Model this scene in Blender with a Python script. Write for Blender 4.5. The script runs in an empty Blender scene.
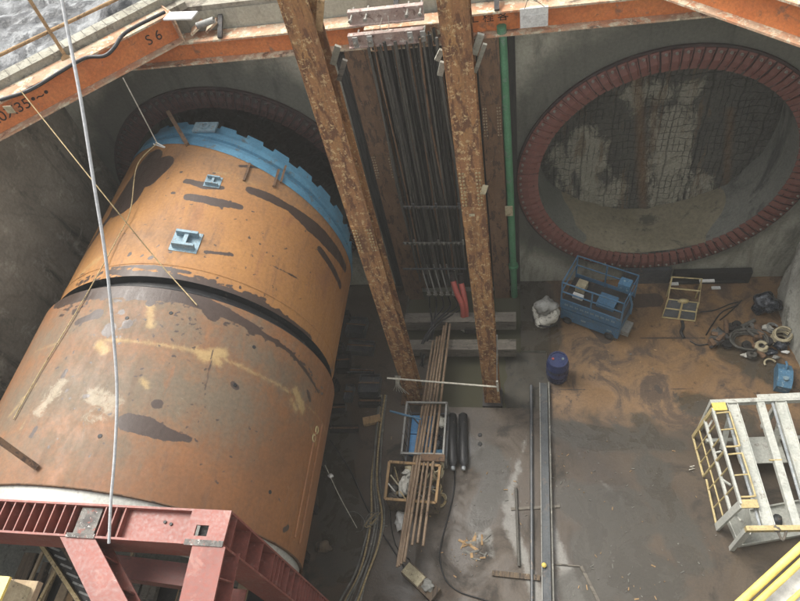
import bpy, bmesh, math, random
import numpy as np
from mathutils import Vector, Matrix

random.seed(7); rng = np.random.default_rng(7)
S = bpy.context.scene
C = S.collection
PI = math.pi

# ------------------------------------------------------------------ camera
CAM_H = 16.0; FPX = 639.67
R = np.array([[0.98169643, -0.01496009, -0.18986394],
              [0.1017517, -0.80150792, 0.58926364],
              [-0.16099289, -0.59779699, -0.78531525]])
cam_d = bpy.data.cameras.new('camera'); cam = bpy.data.objects.new('camera', cam_d); C.objects.link(cam)
cam_d.sensor_width = 36.0; cam_d.lens = FPX / 800.0 * 36.0
cam_d.clip_start = 0.05; cam_d.clip_end = 600
m = Matrix(((R[0, 0], -R[0, 1], -R[0, 2], 0), (R[1, 0], -R[1, 1], -R[1, 2], 0), (R[2, 0], -R[2, 1], -R[2, 2], CAM_H), (0, 0, 0, 1)))
cam.matrix_world = m
S.camera = cam

# ------------------------------------------------------------------ sky, sun, exposure
W = bpy.data.worlds.new('World'); S.world = W; W.use_nodes = True
nt = W.node_tree; nt.nodes.clear()
sky = nt.nodes.new('ShaderNodeTexSky'); sky.sky_type = 'NISHITA'; sky.sun_disc = False
SUN_EL, SUN_AZ = math.radians(57), math.radians(-58)      # azimuth clockwise from +Y
sky.sun_elevation = SUN_EL; sky.sun_rotation = SUN_AZ; sky.dust_density = 4.0; sky.air_density = 1.0
bg = nt.nodes.new('ShaderNodeBackground'); bg.inputs[1].default_value = 0.15
ow = nt.nodes.new('ShaderNodeOutputWorld')
hz = nt.nodes.new('ShaderNodeHueSaturation'); hz.inputs['Saturation'].default_value = .12      # thin cloud whitens the sky
nt.links.new(sky.outputs[0], hz.inputs['Color']); nt.links.new(hz.outputs[0], bg.inputs[0]); nt.links.new(bg.outputs[0], ow.inputs[0])
sd = bpy.data.lights.new('sun', 'SUN'); sd.energy = 1.4; sd.angle = math.radians(28); sd.color = (1, 0.94, 0.83)
so = bpy.data.objects.new('sun', sd); C.objects.link(so)
d = Vector((math.sin(SUN_AZ) * math.cos(SUN_EL), math.cos(SUN_AZ) * math.cos(SUN_EL), math.sin(SUN_EL)))
so.rotation_euler = (-d).to_track_quat('-Z', 'Y').to_euler()
so.location = d * 60
S.view_settings.view_transform = 'Standard'; S.view_settings.look = 'None'
S.view_settings.exposure = 1.33; S.view_settings.gamma = 1.0; S.view_settings.use_curve_mapping = False
S.render.engine = 'CYCLES'; S.cycles.max_bounces = 6; S.cycles.diffuse_bounces = 4

# ------------------------------------------------------------------ measuring helpers (photo pixel -> point on a plane of the real place)
def ray(u, v): return R @ np.array([u - 400.0, v - 300.5, FPX])
def fz(u, v, z=0.0):
    r = ray(u, v); t = (z - CAM_H) / r[2]; return Vector((t * r[0], t * r[1], z))
def fy(u, v, y):
    r = ray(u, v); t = y / r[1]; return Vector((t * r[0], y, CAM_H + t * r[2]))
def fx(u, v, x):
    r = ray(u, v); t = x / r[0]; return Vector((x, t * r[1], CAM_H + t * r[2]))
AX, AZ = -7.43, 4.3
def fc(u, v, rad=3.06):
    """pixel -> (angle, y) on the machine's cylinder"""
    r = ray(u, v); h = CAM_H - AZ
    a = r[0] ** 2 + r[2] ** 2; b = -r[0] * AX + r[2] * h; c = AX * AX + h * h - rad * rad
    t = (-b - math.sqrt(max(b * b - a * c, 0))) / a
    return math.atan2(t * r[0] - AX, CAM_H + t * r[2] - AZ), t * r[1]

# ------------------------------------------------------------------ materials
def srgb(h, sat=.8):
    v = [int(h[i:i + 2], 16) / 255 for i in (0, 2, 4)]
    g = .3 * v[0] + .59 * v[1] + .11 * v[2]; v = [g + (x - g) * sat for x in v]
    return [x / 12.92 if x <= .04045 else ((x + .055) / 1.055) ** 2.4 for x in v]
MATS = {}
def nd(n, t, **k):
    x = n.nodes.new(t)
    for a, b in k.items(): setattr(x, a, b)
    return x
def noise(n, vec, scale, detail=5, rough=.6, dist=0, sx=None):
    if sx:
        mp = nd(n, 'ShaderNodeMapping'); mp.inputs['Scale'].default_value = sx
        n.links.new(vec, mp.inputs[0]); vec = mp.outputs[0]
    t = nd(n, 'ShaderNodeTexNoise'); t.inputs['Scale'].default_value = scale
    t.inputs['Detail'].default_value = detail; t.inputs['Roughness'].default_value = rough
    t.inputs['Distortion'].default_value = dist
    n.links.new(vec, t.inputs['Vector']); return t.outputs[0]
def ramp(n, v, lo, hi, a=0.0, b=1.0):
    r = nd(n, 'ShaderNodeMapRange'); r.interpolation_type = 'SMOOTHSTEP'
    r.inputs[1].default_value = lo; r.inputs[2].default_value = hi
    r.inputs[3].default_value = a; r.inputs[4].default_value = b
    n.links.new(v, r.inputs[0]); return r.outputs[0]
def mix(n, f, a, b):
    x = nd(n, 'ShaderNodeMix', data_type='RGBA')
    for i, s in ((0, f), (6, a), (7, b)):
        if isinstance(s, (tuple, list)): x.inputs[i].default_value = (*s[:3], 1)
        elif isinstance(s, (int, float)): x.inputs[i].default_value = s
        else: n.links.new(s, x.inputs[i])
    return x.outputs[2]
def math_(n, op, a, b):
    x = nd(n, 'ShaderNodeMath', operation=op)
    for i, s in ((0, a), (1, b)):
        if isinstance(s, (int, float)): x.inputs[i].default_value = s
        else: n.links.new(s, x.inputs[i])
    return x.outputs[0]
def start(name):
    mt = bpy.data.materials.new(name); mt.use_nodes = True; n = mt.node_tree
    p = n.nodes['Principled BSDF']; tc = nd(n, 'ShaderNodeTexCoord')
    MATS[name] = mt; return mt, n, p, tc.outputs['Object']
def put(n, p, sock, v):
    if isinstance(v, (int, float)): p.inputs[sock].default_value = v
    elif isinstance(v, (tuple, list)): p.inputs[sock].default_value = (*v[:3], 1)
    else: n.links.new(v, p.inputs[sock])
def bump(n, p, h, strength=.4, dist=.02):
    b = nd(n, 'ShaderNodeBump'); b.inputs['Strength'].default_value = strength; b.inputs['Distance'].default_value = dist
    n.links.new(h, b.inputs['Height']); n.links.new(b.outputs[0], p.inputs['Normal'])
def attr(n, name):
    a = nd(n, 'ShaderNodeAttribute'); a.attribute_name = name; return a.outputs['Fac']
def worn(name, c1, c2, c3=None, scale=2.0, t3=.58, rough=.75, metal=0.0, fine=25, bs=.35, sx=None, bd=.01, c4=None, t4=.64, s4=9, c5=None, s5=9):
    """c1/c2 blend softly, c3 sits in ragged patches, c4 in small flecks"""
    mt, n, p, vec = start(name)
    a = ramp(n, noise(n, vec, scale, 6, .65, .3, sx), .35, .65)
    col = mix(n, a, c1, c2)
    f = noise(n, vec, fine, 4, .7)
    if c3: col = mix(n, ramp(n, noise(n, vec, scale * 2.3, 8, .7, .4, sx), t3 - .04, t3 + .04), col, c3)
    if c4: col = mix(n, ramp(n, noise(n, vec, s4, 6, .75, .2), t4 - .03, t4 + .03), col, c4)
    if c5: col = mix(n, ramp(n, noise(n, vec, s5, 8, .8, .6, (1, 1, .5)), .60, .65, 0, .85), col, c5)
    if c5: col = mix(n, ramp(n, noise(n, vec, 5, 7, .7, .5, (2.2, 2.2, .12)), .46, .64, 0, .65), col, c3)
    g = ramp(n, f, .2, .8, .74, 1.2)
    hs = nd(n, 'ShaderNodeHueSaturation'); n.links.new(g, hs.inputs['Value']); n.links.new(col, hs.inputs['Color'])
    put(n, p, 'Base Color', hs.outputs[0]); put(n, p, 'Metallic', metal)
    put(n, p, 'Roughness', ramp(n, f, .2, .8, max(rough - .15, .05), min(rough + .12, 1)))
    bump(n, p, f, bs, bd); return mt

worn('rust_column', srgb('916541', .95), srgb('a37849', .95), srgb('694730', .95), 2.2, .53, .85, 0, 34, .7, (1.6, 1.6, .45), .012, srgb('c4a069'), .575, 12, s5=7, c5=srgb('5a3d29'))
worn('rust_dark', srgb('64482f'), srgb('755438'), srgb('4b382a'), 2.4, .56, .85, 0, 30, .6, (1.6, 1.6, .5), .012, srgb('7a6148'), .64, 9)
worn('orange_paint', srgb('cd7a40', .95), srgb('c26d38', .95), srgb('96603f', .9), 1.1, .62, .6, 0, 18, .25, None, .006, srgb('8a7460'), .66, 5)
worn('orange_flange', srgb('c07f55'), srgb('b3a184'), srgb('6f5a48'), 1.3, .6, .8, 0, 18, .3, None, .008, srgb('c9bc9c'), .55, 4)
worn('primer_red', srgb('87463a', .88), srgb('7a3e33', .88), srgb('90584b'), 1.5, .6, .55, 0, 20, .15, None, .004, srgb('c08a80'), .68, 8)
worn('primer_shaded', srgb('74382f'), srgb('65302a'), srgb('55302a'), 1.5, .6, .6, 0, 20, .15, None, .004)  # darker copy of the red primer, painting shade on webs and lower rail
worn('weld_grey', srgb('77736c'), srgb('4c4845'), srgb('8d5247'), 6, .6, .7, 0.2, 40, .8, None, .015, srgb('a5a19a'), .6, 12)
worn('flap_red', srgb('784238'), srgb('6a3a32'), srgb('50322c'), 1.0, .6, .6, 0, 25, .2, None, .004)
worn('flap_shaded', srgb('54302d'), srgb('462a28'), srgb('302322'), 1.0, .5, .7, 0, 25, .2, None, .004)  # darker copy of the red flap; the left ring's shade is in its colour
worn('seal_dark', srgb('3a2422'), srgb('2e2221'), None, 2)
worn('bolt_pale', srgb('9a968a'), srgb('6f6a60'), None, 9, rough=.5, metal=.3)
worn('blue_steel', srgb('4a88a8'), srgb('3f7795'), srgb('546a74'), 1.3, .6, .5, 0, 20, .2, None, .006, srgb('7a5f4a'), .66, 4)
worn('dark_steel', srgb('34302e'), srgb('282625'), srgb('4a3f38'), 3, .6, .6, .2)
worn('black', srgb('1a1a1b'), srgb('242424'), None, 4, rough=.6)
worn('black_rubber', srgb('1c1d1f'), srgb('26272a'), srgb('4a463f'), 4, .62, .5)
worn('grey_steel', srgb('54575a'), srgb('45484b'), srgb('6d6258'), 3, .6, .45, .3)
worn('dark_channel', srgb('3c4043'), srgb('4a4e50'), srgb('57504a'), 3, .6, .4, .3)
worn('grey_pale', srgb('8f8f89'), srgb('7c7b74'), srgb('5c5751'), 4, .6, .6)
worn('white_paint', srgb('b4b5ab'), srgb('a3a69e'), srgb('88847b'), 2.2, .62, .5, 0, 20, .15, None, .004, srgb('a79878'), .68, 6)
worn('galv', srgb('a7adb0'), srgb('8f969b'), srgb('bfc2c0'), 5, .58, .4, .4, 30, .15, None, .003)
worn('rail_yellow', srgb('bda970'), srgb('ad965c'), srgb('8a7a58'), 5, .6, .55)
worn('bright_yellow', srgb('dcc154'), srgb('d3b64a'), srgb('bda868'), 5, .66, .45)
worn('timber', srgb('a08a68'), srgb('8c7658'), srgb('5f5040'), 3, .58, .9, 0, 14, .5, (1, .2, 1), .01)
worn('timber_grey', srgb('6e675b'), srgb('5f584e'), srgb('443f38'), 3, .58, .9, 0, 14, .5, (.4, 2, 2), .01)
worn('timber_tan', srgb('b08a5a'), srgb('967347'), srgb('6c5236'), 3, .58, .9, 0, 14, .5, (2, .3, 2), .01)
worn('plank_brown', srgb('6f5c45'), srgb('59493a'), srgb('3c332b'), 2, .55, .9, 0, 16, .6, (4, .3, 1), .012, srgb('93826a'), .64, 7)
worn('pipe_rust', srgb('8f765a'), srgb('775d43'), srgb('553f30'), 2, .6, .6, .1, 20, .2, None, .003)
worn('green_pipe', srgb('3f7d54'), srgb('4c8b61'), srgb('63806c'), 1.2, .6, .5, 0, 20, .15)
worn('red_hose', srgb('b8493c'), srgb('a94438'), srgb('7c433a'), 4, .62, .55)
worn('barrel_blue', srgb('202b55'), srgb('25325f'), srgb('343c55'), 4, .64, .35, 0, 20, .05)
worn('lift_blue', srgb('3d6f96'), srgb('356283'), srgb('4a6474'), 3, .58, .5)
worn('box_blue', srgb('41759a'), srgb('376888'), srgb('87a0aa'), 5, .6, .5)
worn('bin_blue', srgb('2a86c8'), srgb('2478b6'), srgb('6b8796'), 5, .64, .5)
worn('bag_white', srgb('c9c6b8'), srgb('a3a093'), srgb('5f5c52'), 3, .56, .8, 0, 12, .8, None, .02)
worn('bag_black', srgb('1a1f28'), srgb('252d38'), srgb('4f5a66'), 6, .62, .3)
worn('rope_tan', srgb('b29a6c'), srgb('97804f'), srgb('6d5b3d'), 9, .58, .9)
worn('rope_white', srgb('c8c3b2'), srgb('a9a392'), None, 9, rough=.9)
worn('hose_white', srgb('b2b3b3'), srgb('a5a6a6'), None, 2, rough=.5, bs=.03)
worn('cream', srgb('b3a682'), srgb('9c8f6c'), srgb('7c6f55'), 6, .6, .7)
worn('hose_grey', srgb('76746a'), srgb('5c5a53'), srgb('8f8b7d'), 4, .6, .7)
worn('white_flat', srgb('d8d8d2'), srgb('c8c8c2'), None, 3, rough=.6)
worn('pink_steel', srgb('94776c'), srgb('a89488'), srgb('72564c'), 3, .58, .7, 0, 20, .3, None, .006, srgb('beb4a8'), .6, 6)
worn('kerb_pale', srgb('9b9888'), srgb('85816f'), srgb('6c675a'), 2, .58, .9, 0, 24, .4)
worn('concrete_cap', srgb('97917f'), srgb('857c6a'), srgb('6a6153'), 1.2, .56, .9, 0, 16, .5, None, .015)
worn('deck_white', srgb('d3d2cc'), srgb('bcbbb5'), srgb('a8a49a'), 5, .6, .6)
worn('pipe_dark', srgb('47463f'), srgb('545048'), srgb('302f2b'), 2.5, .58, .7, 0, 22, .4, (2, 2, .3), .006, srgb('68665c'), .64, 5)
worn('wall_timber', srgb('33312d'), srgb('3e3b36'), srgb('242423'), 2, .55, .9, 0, 14, .7, (5, 5, .25), .02)
worn('earth', srgb('6b6252'), srgb('7d7462'), srgb('4c453a'), .3, .56, .95, 0, 6, .6, None, .05)
worn('lug_blue', srgb('7f9aa6'), srgb('6a8794'), srgb('7c6a58'), 6, .6, .5, .2)
worn('letter_dark', srgb('2e1c14'), srgb('2e1c14'), None, 3, rough=.7)

def mat_concrete_wall(name, a, b, dk, rust=None, blotched=False):
    mt, n, p, vec = start(name)
    col = mix(n, ramp(n, noise(n, vec, .5, 7, .6, .3), .35, .65), a, b)
    col = mix(n, ramp(n, noise(n, vec, .9, 8, .7, .5, (1.6, 1.6, .35)), .5, .68), col, dk)       # wet runs
    fin = noise(n, vec, 14, 6, .7)
    br = nd(n, 'ShaderNodeTexBrick'); br.offset = 0; br.inputs['Scale'].default_value = 1
    mp = nd(n, 'ShaderNodeMapping'); mp.inputs['Rotation'].default_value = (PI / 2, 0, 0); n.links.new(vec, mp.inputs[0]); n.links.new(mp.outputs[0], br.inputs[0])
    br.inputs['Brick Width'].default_value = 2.4; br.inputs['Row Height'].default_value = 1.2; br.inputs['Mortar Size'].default_value = .006
    br.inputs['Mortar Smooth'].default_value = 1
    for i in (1, 2): br.inputs[i].default_value = (1, 1, 1, 1)
    br.inputs[3].default_value = (.7, .7, .7, 1)
    mm = nd(n, 'ShaderNodeMix', data_type='RGBA', blend_type='MULTIPLY'); mm.inputs[0].default_value = .6
    n.links.new(col, mm.inputs[6]); n.links.new(br.outputs[0], mm.inputs[7]); col = mm.outputs[2]
    if rust: col = mix(n, ramp(n, noise(n, vec, 1.3, 9, .8, .6), .54, .64, 0, .8), col, rust)
    if blotched:   # ragged dark halo around the seal rings, strongest up and to the left of each
        for cx_ in (3.43 + 2, -7.5 + 2):
            vd_ = nd(n, 'ShaderNodeVectorMath', operation='DISTANCE'); vd_.inputs[1].default_value = (cx_ - .25, 0, 4.5)
            n.links.new(vec, vd_.inputs[0])
            dd = math_(n, 'ADD', vd_.outputs['Value'], math_(n, 'MULTIPLY', math_(n, 'SUBTRACT', noise(n, vec, .8, 7, .6, .5), .5), 1.3))
            col = mix(n, ramp(n, dd, 3.75, 4.7, .8, 0), col, srgb('34362f'))
    g = ramp(n, fin, .2, .8, .75, 1.2)
    hs = nd(n, 'ShaderNodeHueSaturation'); n.links.new(g, hs.inputs['Value']); n.links.new(col, hs.inputs['Color'])
    put(n, p, 'Base Color', hs.outputs[0]); put(n, p, 'Roughness', .8); bump(n, p, fin, .5, .02); return mt
mat_concrete_wall('back_concrete', srgb('77776a'), srgb('86857a'), srgb('5f6057'))
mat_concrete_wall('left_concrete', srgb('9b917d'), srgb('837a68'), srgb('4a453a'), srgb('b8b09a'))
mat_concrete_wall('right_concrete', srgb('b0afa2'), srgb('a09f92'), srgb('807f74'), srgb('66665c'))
mat_concrete_wall('lining', srgb('686a61'), srgb('76766b'), srgb('4a4b45'))
mat_concrete_wall('wall_end', srgb('969482'), srgb('a5a28f'), srgb('747366'), blotched=True)

def mat_face():
    mt, n, p, vec = start('cut_face')
    wob = nd(n, 'ShaderNodeTexNoise'); wob.inputs['Scale'].default_value = 2.2; wob.inputs['Detail'].default_value = 4; n.links.new(vec, wob.inputs['Vector'])
    va = nd(n, 'ShaderNodeVectorMath', operation='MULTIPLY_ADD'); va.inputs[1].default_value = (.16, .16, .16)
    n.links.new(wob.outputs[1], va.inputs[0]); n.links.new(vec, va.inputs[2])
    mp = nd(n, 'ShaderNodeMapping'); mp.inputs['Rotation'].default_value = (PI / 2, 0, 0); n.links.new(va.outputs[0], mp.inputs[0])
    def grid(w, h, mo):
        br = nd(n, 'ShaderNodeTexBrick'); br.offset = 0; br.inputs['Scale'].default_value = 1; n.links.new(mp.outputs[0], br.inputs[0])
        br.inputs['Brick Width'].default_value = w; br.inputs['Row Height'].default_value = h
        br.inputs['Mortar Size'].default_value = mo; br.inputs['Mortar Smooth'].default_value = .6
        return br.outputs['Fac']
    g1 = grid(.15, 9, .013); g2 = grid(9, .22, .012); g3 = grid(.75, 9, .03)
    br_mask = ramp(n, noise(n, vec, 1.6, 7, .7, .3), .42, .58)
    pale = ramp(n, math_(n, 'ADD', math_(n, 'MULTIPLY', attr(n, 'paleface'), .55), math_(n, 'MULTIPLY', noise(n, vec, 1.5, 9, .78, .6, (1.5, 1, .7)), 1.3)), .80, .98)
    col = mix(n, pale, srgb('54534a'), srgb('96927f'))
    col = mix(n, ramp(n, noise(n, vec, 1.1, 8, .75, .6, (3, 1, .3)), .54, .62, 0, .7), col, srgb('6f5a40'))
    col = mix(n, math_(n, 'MULTIPLY', ramp(n, math_(n, 'SUBTRACT', noise(n, vec, 1.6, 8, .75, .4, (2.2, 1, .4)), math_(n, 'MULTIPLY', pale, .12)), .46, .66), .75), col, srgb('454640'))
    gg = math_(n, 'MAXIMUM', math_(n, 'MULTIPLY', g1, br_mask), math_(n, 'MAXIMUM', math_(n, 'MULTIPLY', g2, ramp(n, noise(n, vec, 1.1, 6, .7), .4, .55)), math_(n, 'MULTIPLY', g3, .6)))
    col = mix(n, math_(n, 'MULTIPLY', gg, .85), col, srgb('1f201d'))
    col = mix(n, attr(n, 'rust'), col, srgb('7a5630'))
    fin = noise(n, vec, 18, 6, .75)
    hs = nd(n, 'ShaderNodeHueSaturation'); n.links.new(ramp(n, fin, .2, .8, .65, 1.3), hs.inputs['Value']); n.links.new(col, hs.inputs['Color'])
    put(n, p, 'Base Color', hs.outputs[0]); put(n, p, 'Roughness', .8)
    bump(n, p, math_(n, 'SUBTRACT', fin, gg), .8, .04)
mat_face()

def mat_shell(name, base, warm, dull, k=1.0):
    mt, n, p, vec = start(name)
    w1 = noise(n, vec, .55, 7, .6, .4); w2 = noise(n, vec, 3.0, 8, .7, .4, (1.6, .7, 1.6)); w3 = noise(n, vec, 16, 5, .7)
    col = mix(n, ramp(n, w1, .3, .7), base, warm)
    pz = math_(n, 'ADD', attr(n, 'dull'), math_(n, 'MULTIPLY', math_(n, 'SUBTRACT', w2, .5), 1.1))
    w5 = noise(n, vec, 6, 9, .8, .8)
    pz = math_(n, 'ADD', pz, math_(n, 'MULTIPLY', math_(n, 'SUBTRACT', w5, .5), 1.2))
    col = mix(n, ramp(n, pz, .1, 1.0), col, dull)
    col = mix(n, ramp(n, noise(n, vec, 1.7, 8, .72, .6, (1.3, .35, 1.3)), .56, .66, 0, .55), col, srgb('8a5530'))
    col = mix(n, ramp(n, noise(n, vec, 7, 9, .8, .3), .63, .69, 0, .85), col, srgb('53392a'))
    col = mix(n, ramp(n, noise(n, vec, 2.2, 9, .8, .3, (2.4, .35, 2.4)), .50, .68, 0, .55), col, srgb('6a4a34'))
    pb = math_(n, 'ADD', math_(n, 'MULTIPLY', attr(n, 'pale'), .8), math_(n, 'MULTIPLY', math_(n, 'SUBTRACT', w5, .5), 1.8))
    col = mix(n, ramp(n, pb, .5, .85, 0, .7), col, srgb('9c8f76'))
    py = math_(n, 'ADD', attr(n, 'yellow'), math_(n, 'MULTIPLY', math_(n, 'SUBTRACT', w5, .5), 1.3))
    col = mix(n, ramp(n, py, .42, .95, 0, .8), col, srgb('a68a58', .9))
    pd = math_(n, 'ADD', attr(n, 'wet'), math_(n, 'MULTIPLY', math_(n, 'SUBTRACT', math_(n, 'MULTIPLY', math_(n, 'ADD', w2, w5), .5), .5), 1.5))
    dk = ramp(n, pd, .45, .6); col = mix(n, dk, col, srgb('43332a'))
    hs = nd(n, 'ShaderNodeHueSaturation'); n.links.new(ramp(n, w3, .2, .8, .8, 1.16), hs.inputs['Value']); n.links.new(col, hs.inputs['Color'])
    put(n, p, 'Base Color', hs.outputs[0])
    put(n, p, 'Roughness', math_(n, 'SUBTRACT', ramp(n, w2, .3, .7, .55, .75), math_(n, 'MULTIPLY', dk, .25)))
    bump(n, p, math_(n, 'ADD', w3, math_(n, 'MULTIPLY', w2, 2)), .25, .012)
mat_shell('shell_front', srgb('92663a', .97), srgb('a0713d', .97), srgb('7d5f43', 1))
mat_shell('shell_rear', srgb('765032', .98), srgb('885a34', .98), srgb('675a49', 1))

def mat_floor():
    mt, n, p, vec = start('floor_mat')
    w1 = noise(n, vec, .45, 8, .62, .5); w2 = noise(n, vec, 2.4, 9, .72, .4); w3 = noise(n, vec, 20, 5, .7); w4 = noise(n, vec, .9, 9, .7, .8)
    dark = mix(n, ramp(n, w1, .35, .65), srgb('3d342a', 1), srgb('4b3f31', 1))
    dark = mix(n, ramp(n, w4, .50, .66), dark, srgb('2a241d', 1))
    tan = mix(n, ramp(n, w1, .38, .62), srgb('70563b', .95), srgb('8a6b48', .95))
    tan = mix(n, ramp(n, w2, .35, .6), tan, srgb('765a3c', .9))
    tan = mix(n, ramp(n, w4, .46, .60), tan, srgb('4f3c2b'))
    tan = mix(n, ramp(n, w2, .56, .66), tan, srgb('403226'))
    pt = math_(n, 'ADD', attr(n, 'tan'), math_(n, 'MULTIPLY', math_(n, 'SUBTRACT', math_(n, 'MULTIPLY', math_(n, 'ADD', w4, w2), .5), .5), 1.8))
    col = mix(n, ramp(n, pt, .4, .85), dark, tan)
    pp = math_(n, 'ADD', attr(n, 'pale'), math_(n, 'MULTIPLY', math_(n, 'SUBTRACT', w2, .5), 1.2))
    col = mix(n, ramp(n, pp, .45, .8, 0, .7), col, srgb('85837c'))
    pd = math_(n, 'ADD', attr(n, 'wet'), math_(n, 'MULTIPLY', math_(n, 'SUBTRACT', w4, .5), 1.0))
    wet = ramp(n, pd, .4, .6); col = mix(n, math_(n, 'MULTIPLY', wet, .8), col, srgb('3f3b31'))
    col = mix(n, ramp(n, noise(n, vec, 9, 9, .78, .5), .64, .68), col, srgb('2f2a26'))
    col = mix(n, ramp(n, noise(n, vec, 6.5, 9, .8, 1.2), .67, .70, 0, .6), col, srgb('948d80'))
    ck = math_(n, 'ADD', attr(n, 'crack'), math_(n, 'MULTIPLY', math_(n, 'SUBTRACT', w2, .5), .8))
    col = mix(n, ramp(n, ck, .45, .6, 0, .85), col, srgb('3a2f28'))
    hs = nd(n, 'ShaderNodeHueSaturation'); n.links.new(ramp(n, w3, .2, .8, .75, 1.2), hs.inputs['Value']); n.links.new(col, hs.inputs['Color'])
    put(n, p, 'Base Color', hs.outputs[0])
    put(n, p, 'Roughness', math_(n, 'SUBTRACT', ramp(n, w4, .35, .65, .3, .7), math_(n, 'MULTIPLY', wet, .22)))
    bump(n, p, math_(n, 'ADD', w3, math_(n, 'MULTIPLY', w2, 3)), .2, .012)
mat_floor()
def mat_water():
    mt, n, p, vec = start('water_mat'); put(n, p, 'Base Color', srgb('4c4a38')); put(n, p, 'Roughness', .12)
    bump(n, p, noise(n, vec, 3, 3), .08, .02)
mat_water()
worn('wet_mud', srgb('3a362c'), srgb('443e33'), srgb('2c2a24'), 2, .58, .75, 0, 14, .3)
worn('mud_mat', srgb('7d745a'), srgb('8a8067'), srgb('5f5a4b'), .8, .60, .5, 0, 9, .3, None, .02)
def mat_tarp():
    mt, n, p, vec = start('tarp_mat')
    c = mix(n, ramp(n, noise(n, vec, 1.1, 8, .7, 1.5), .38, .6), srgb('55585a'), srgb('86898a'))
    c = mix(n, ramp(n, noise(n, vec, .9, 8, .65, 1.2), .45, .53), c, srgb('26292d'))
    put(n, p, 'Base Color', c); put(n, p, 'Roughness', .32); bump(n, p, noise(n, vec, 5, 8, .7, 1.5), .9, .05)
mat_tarp()
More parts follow.
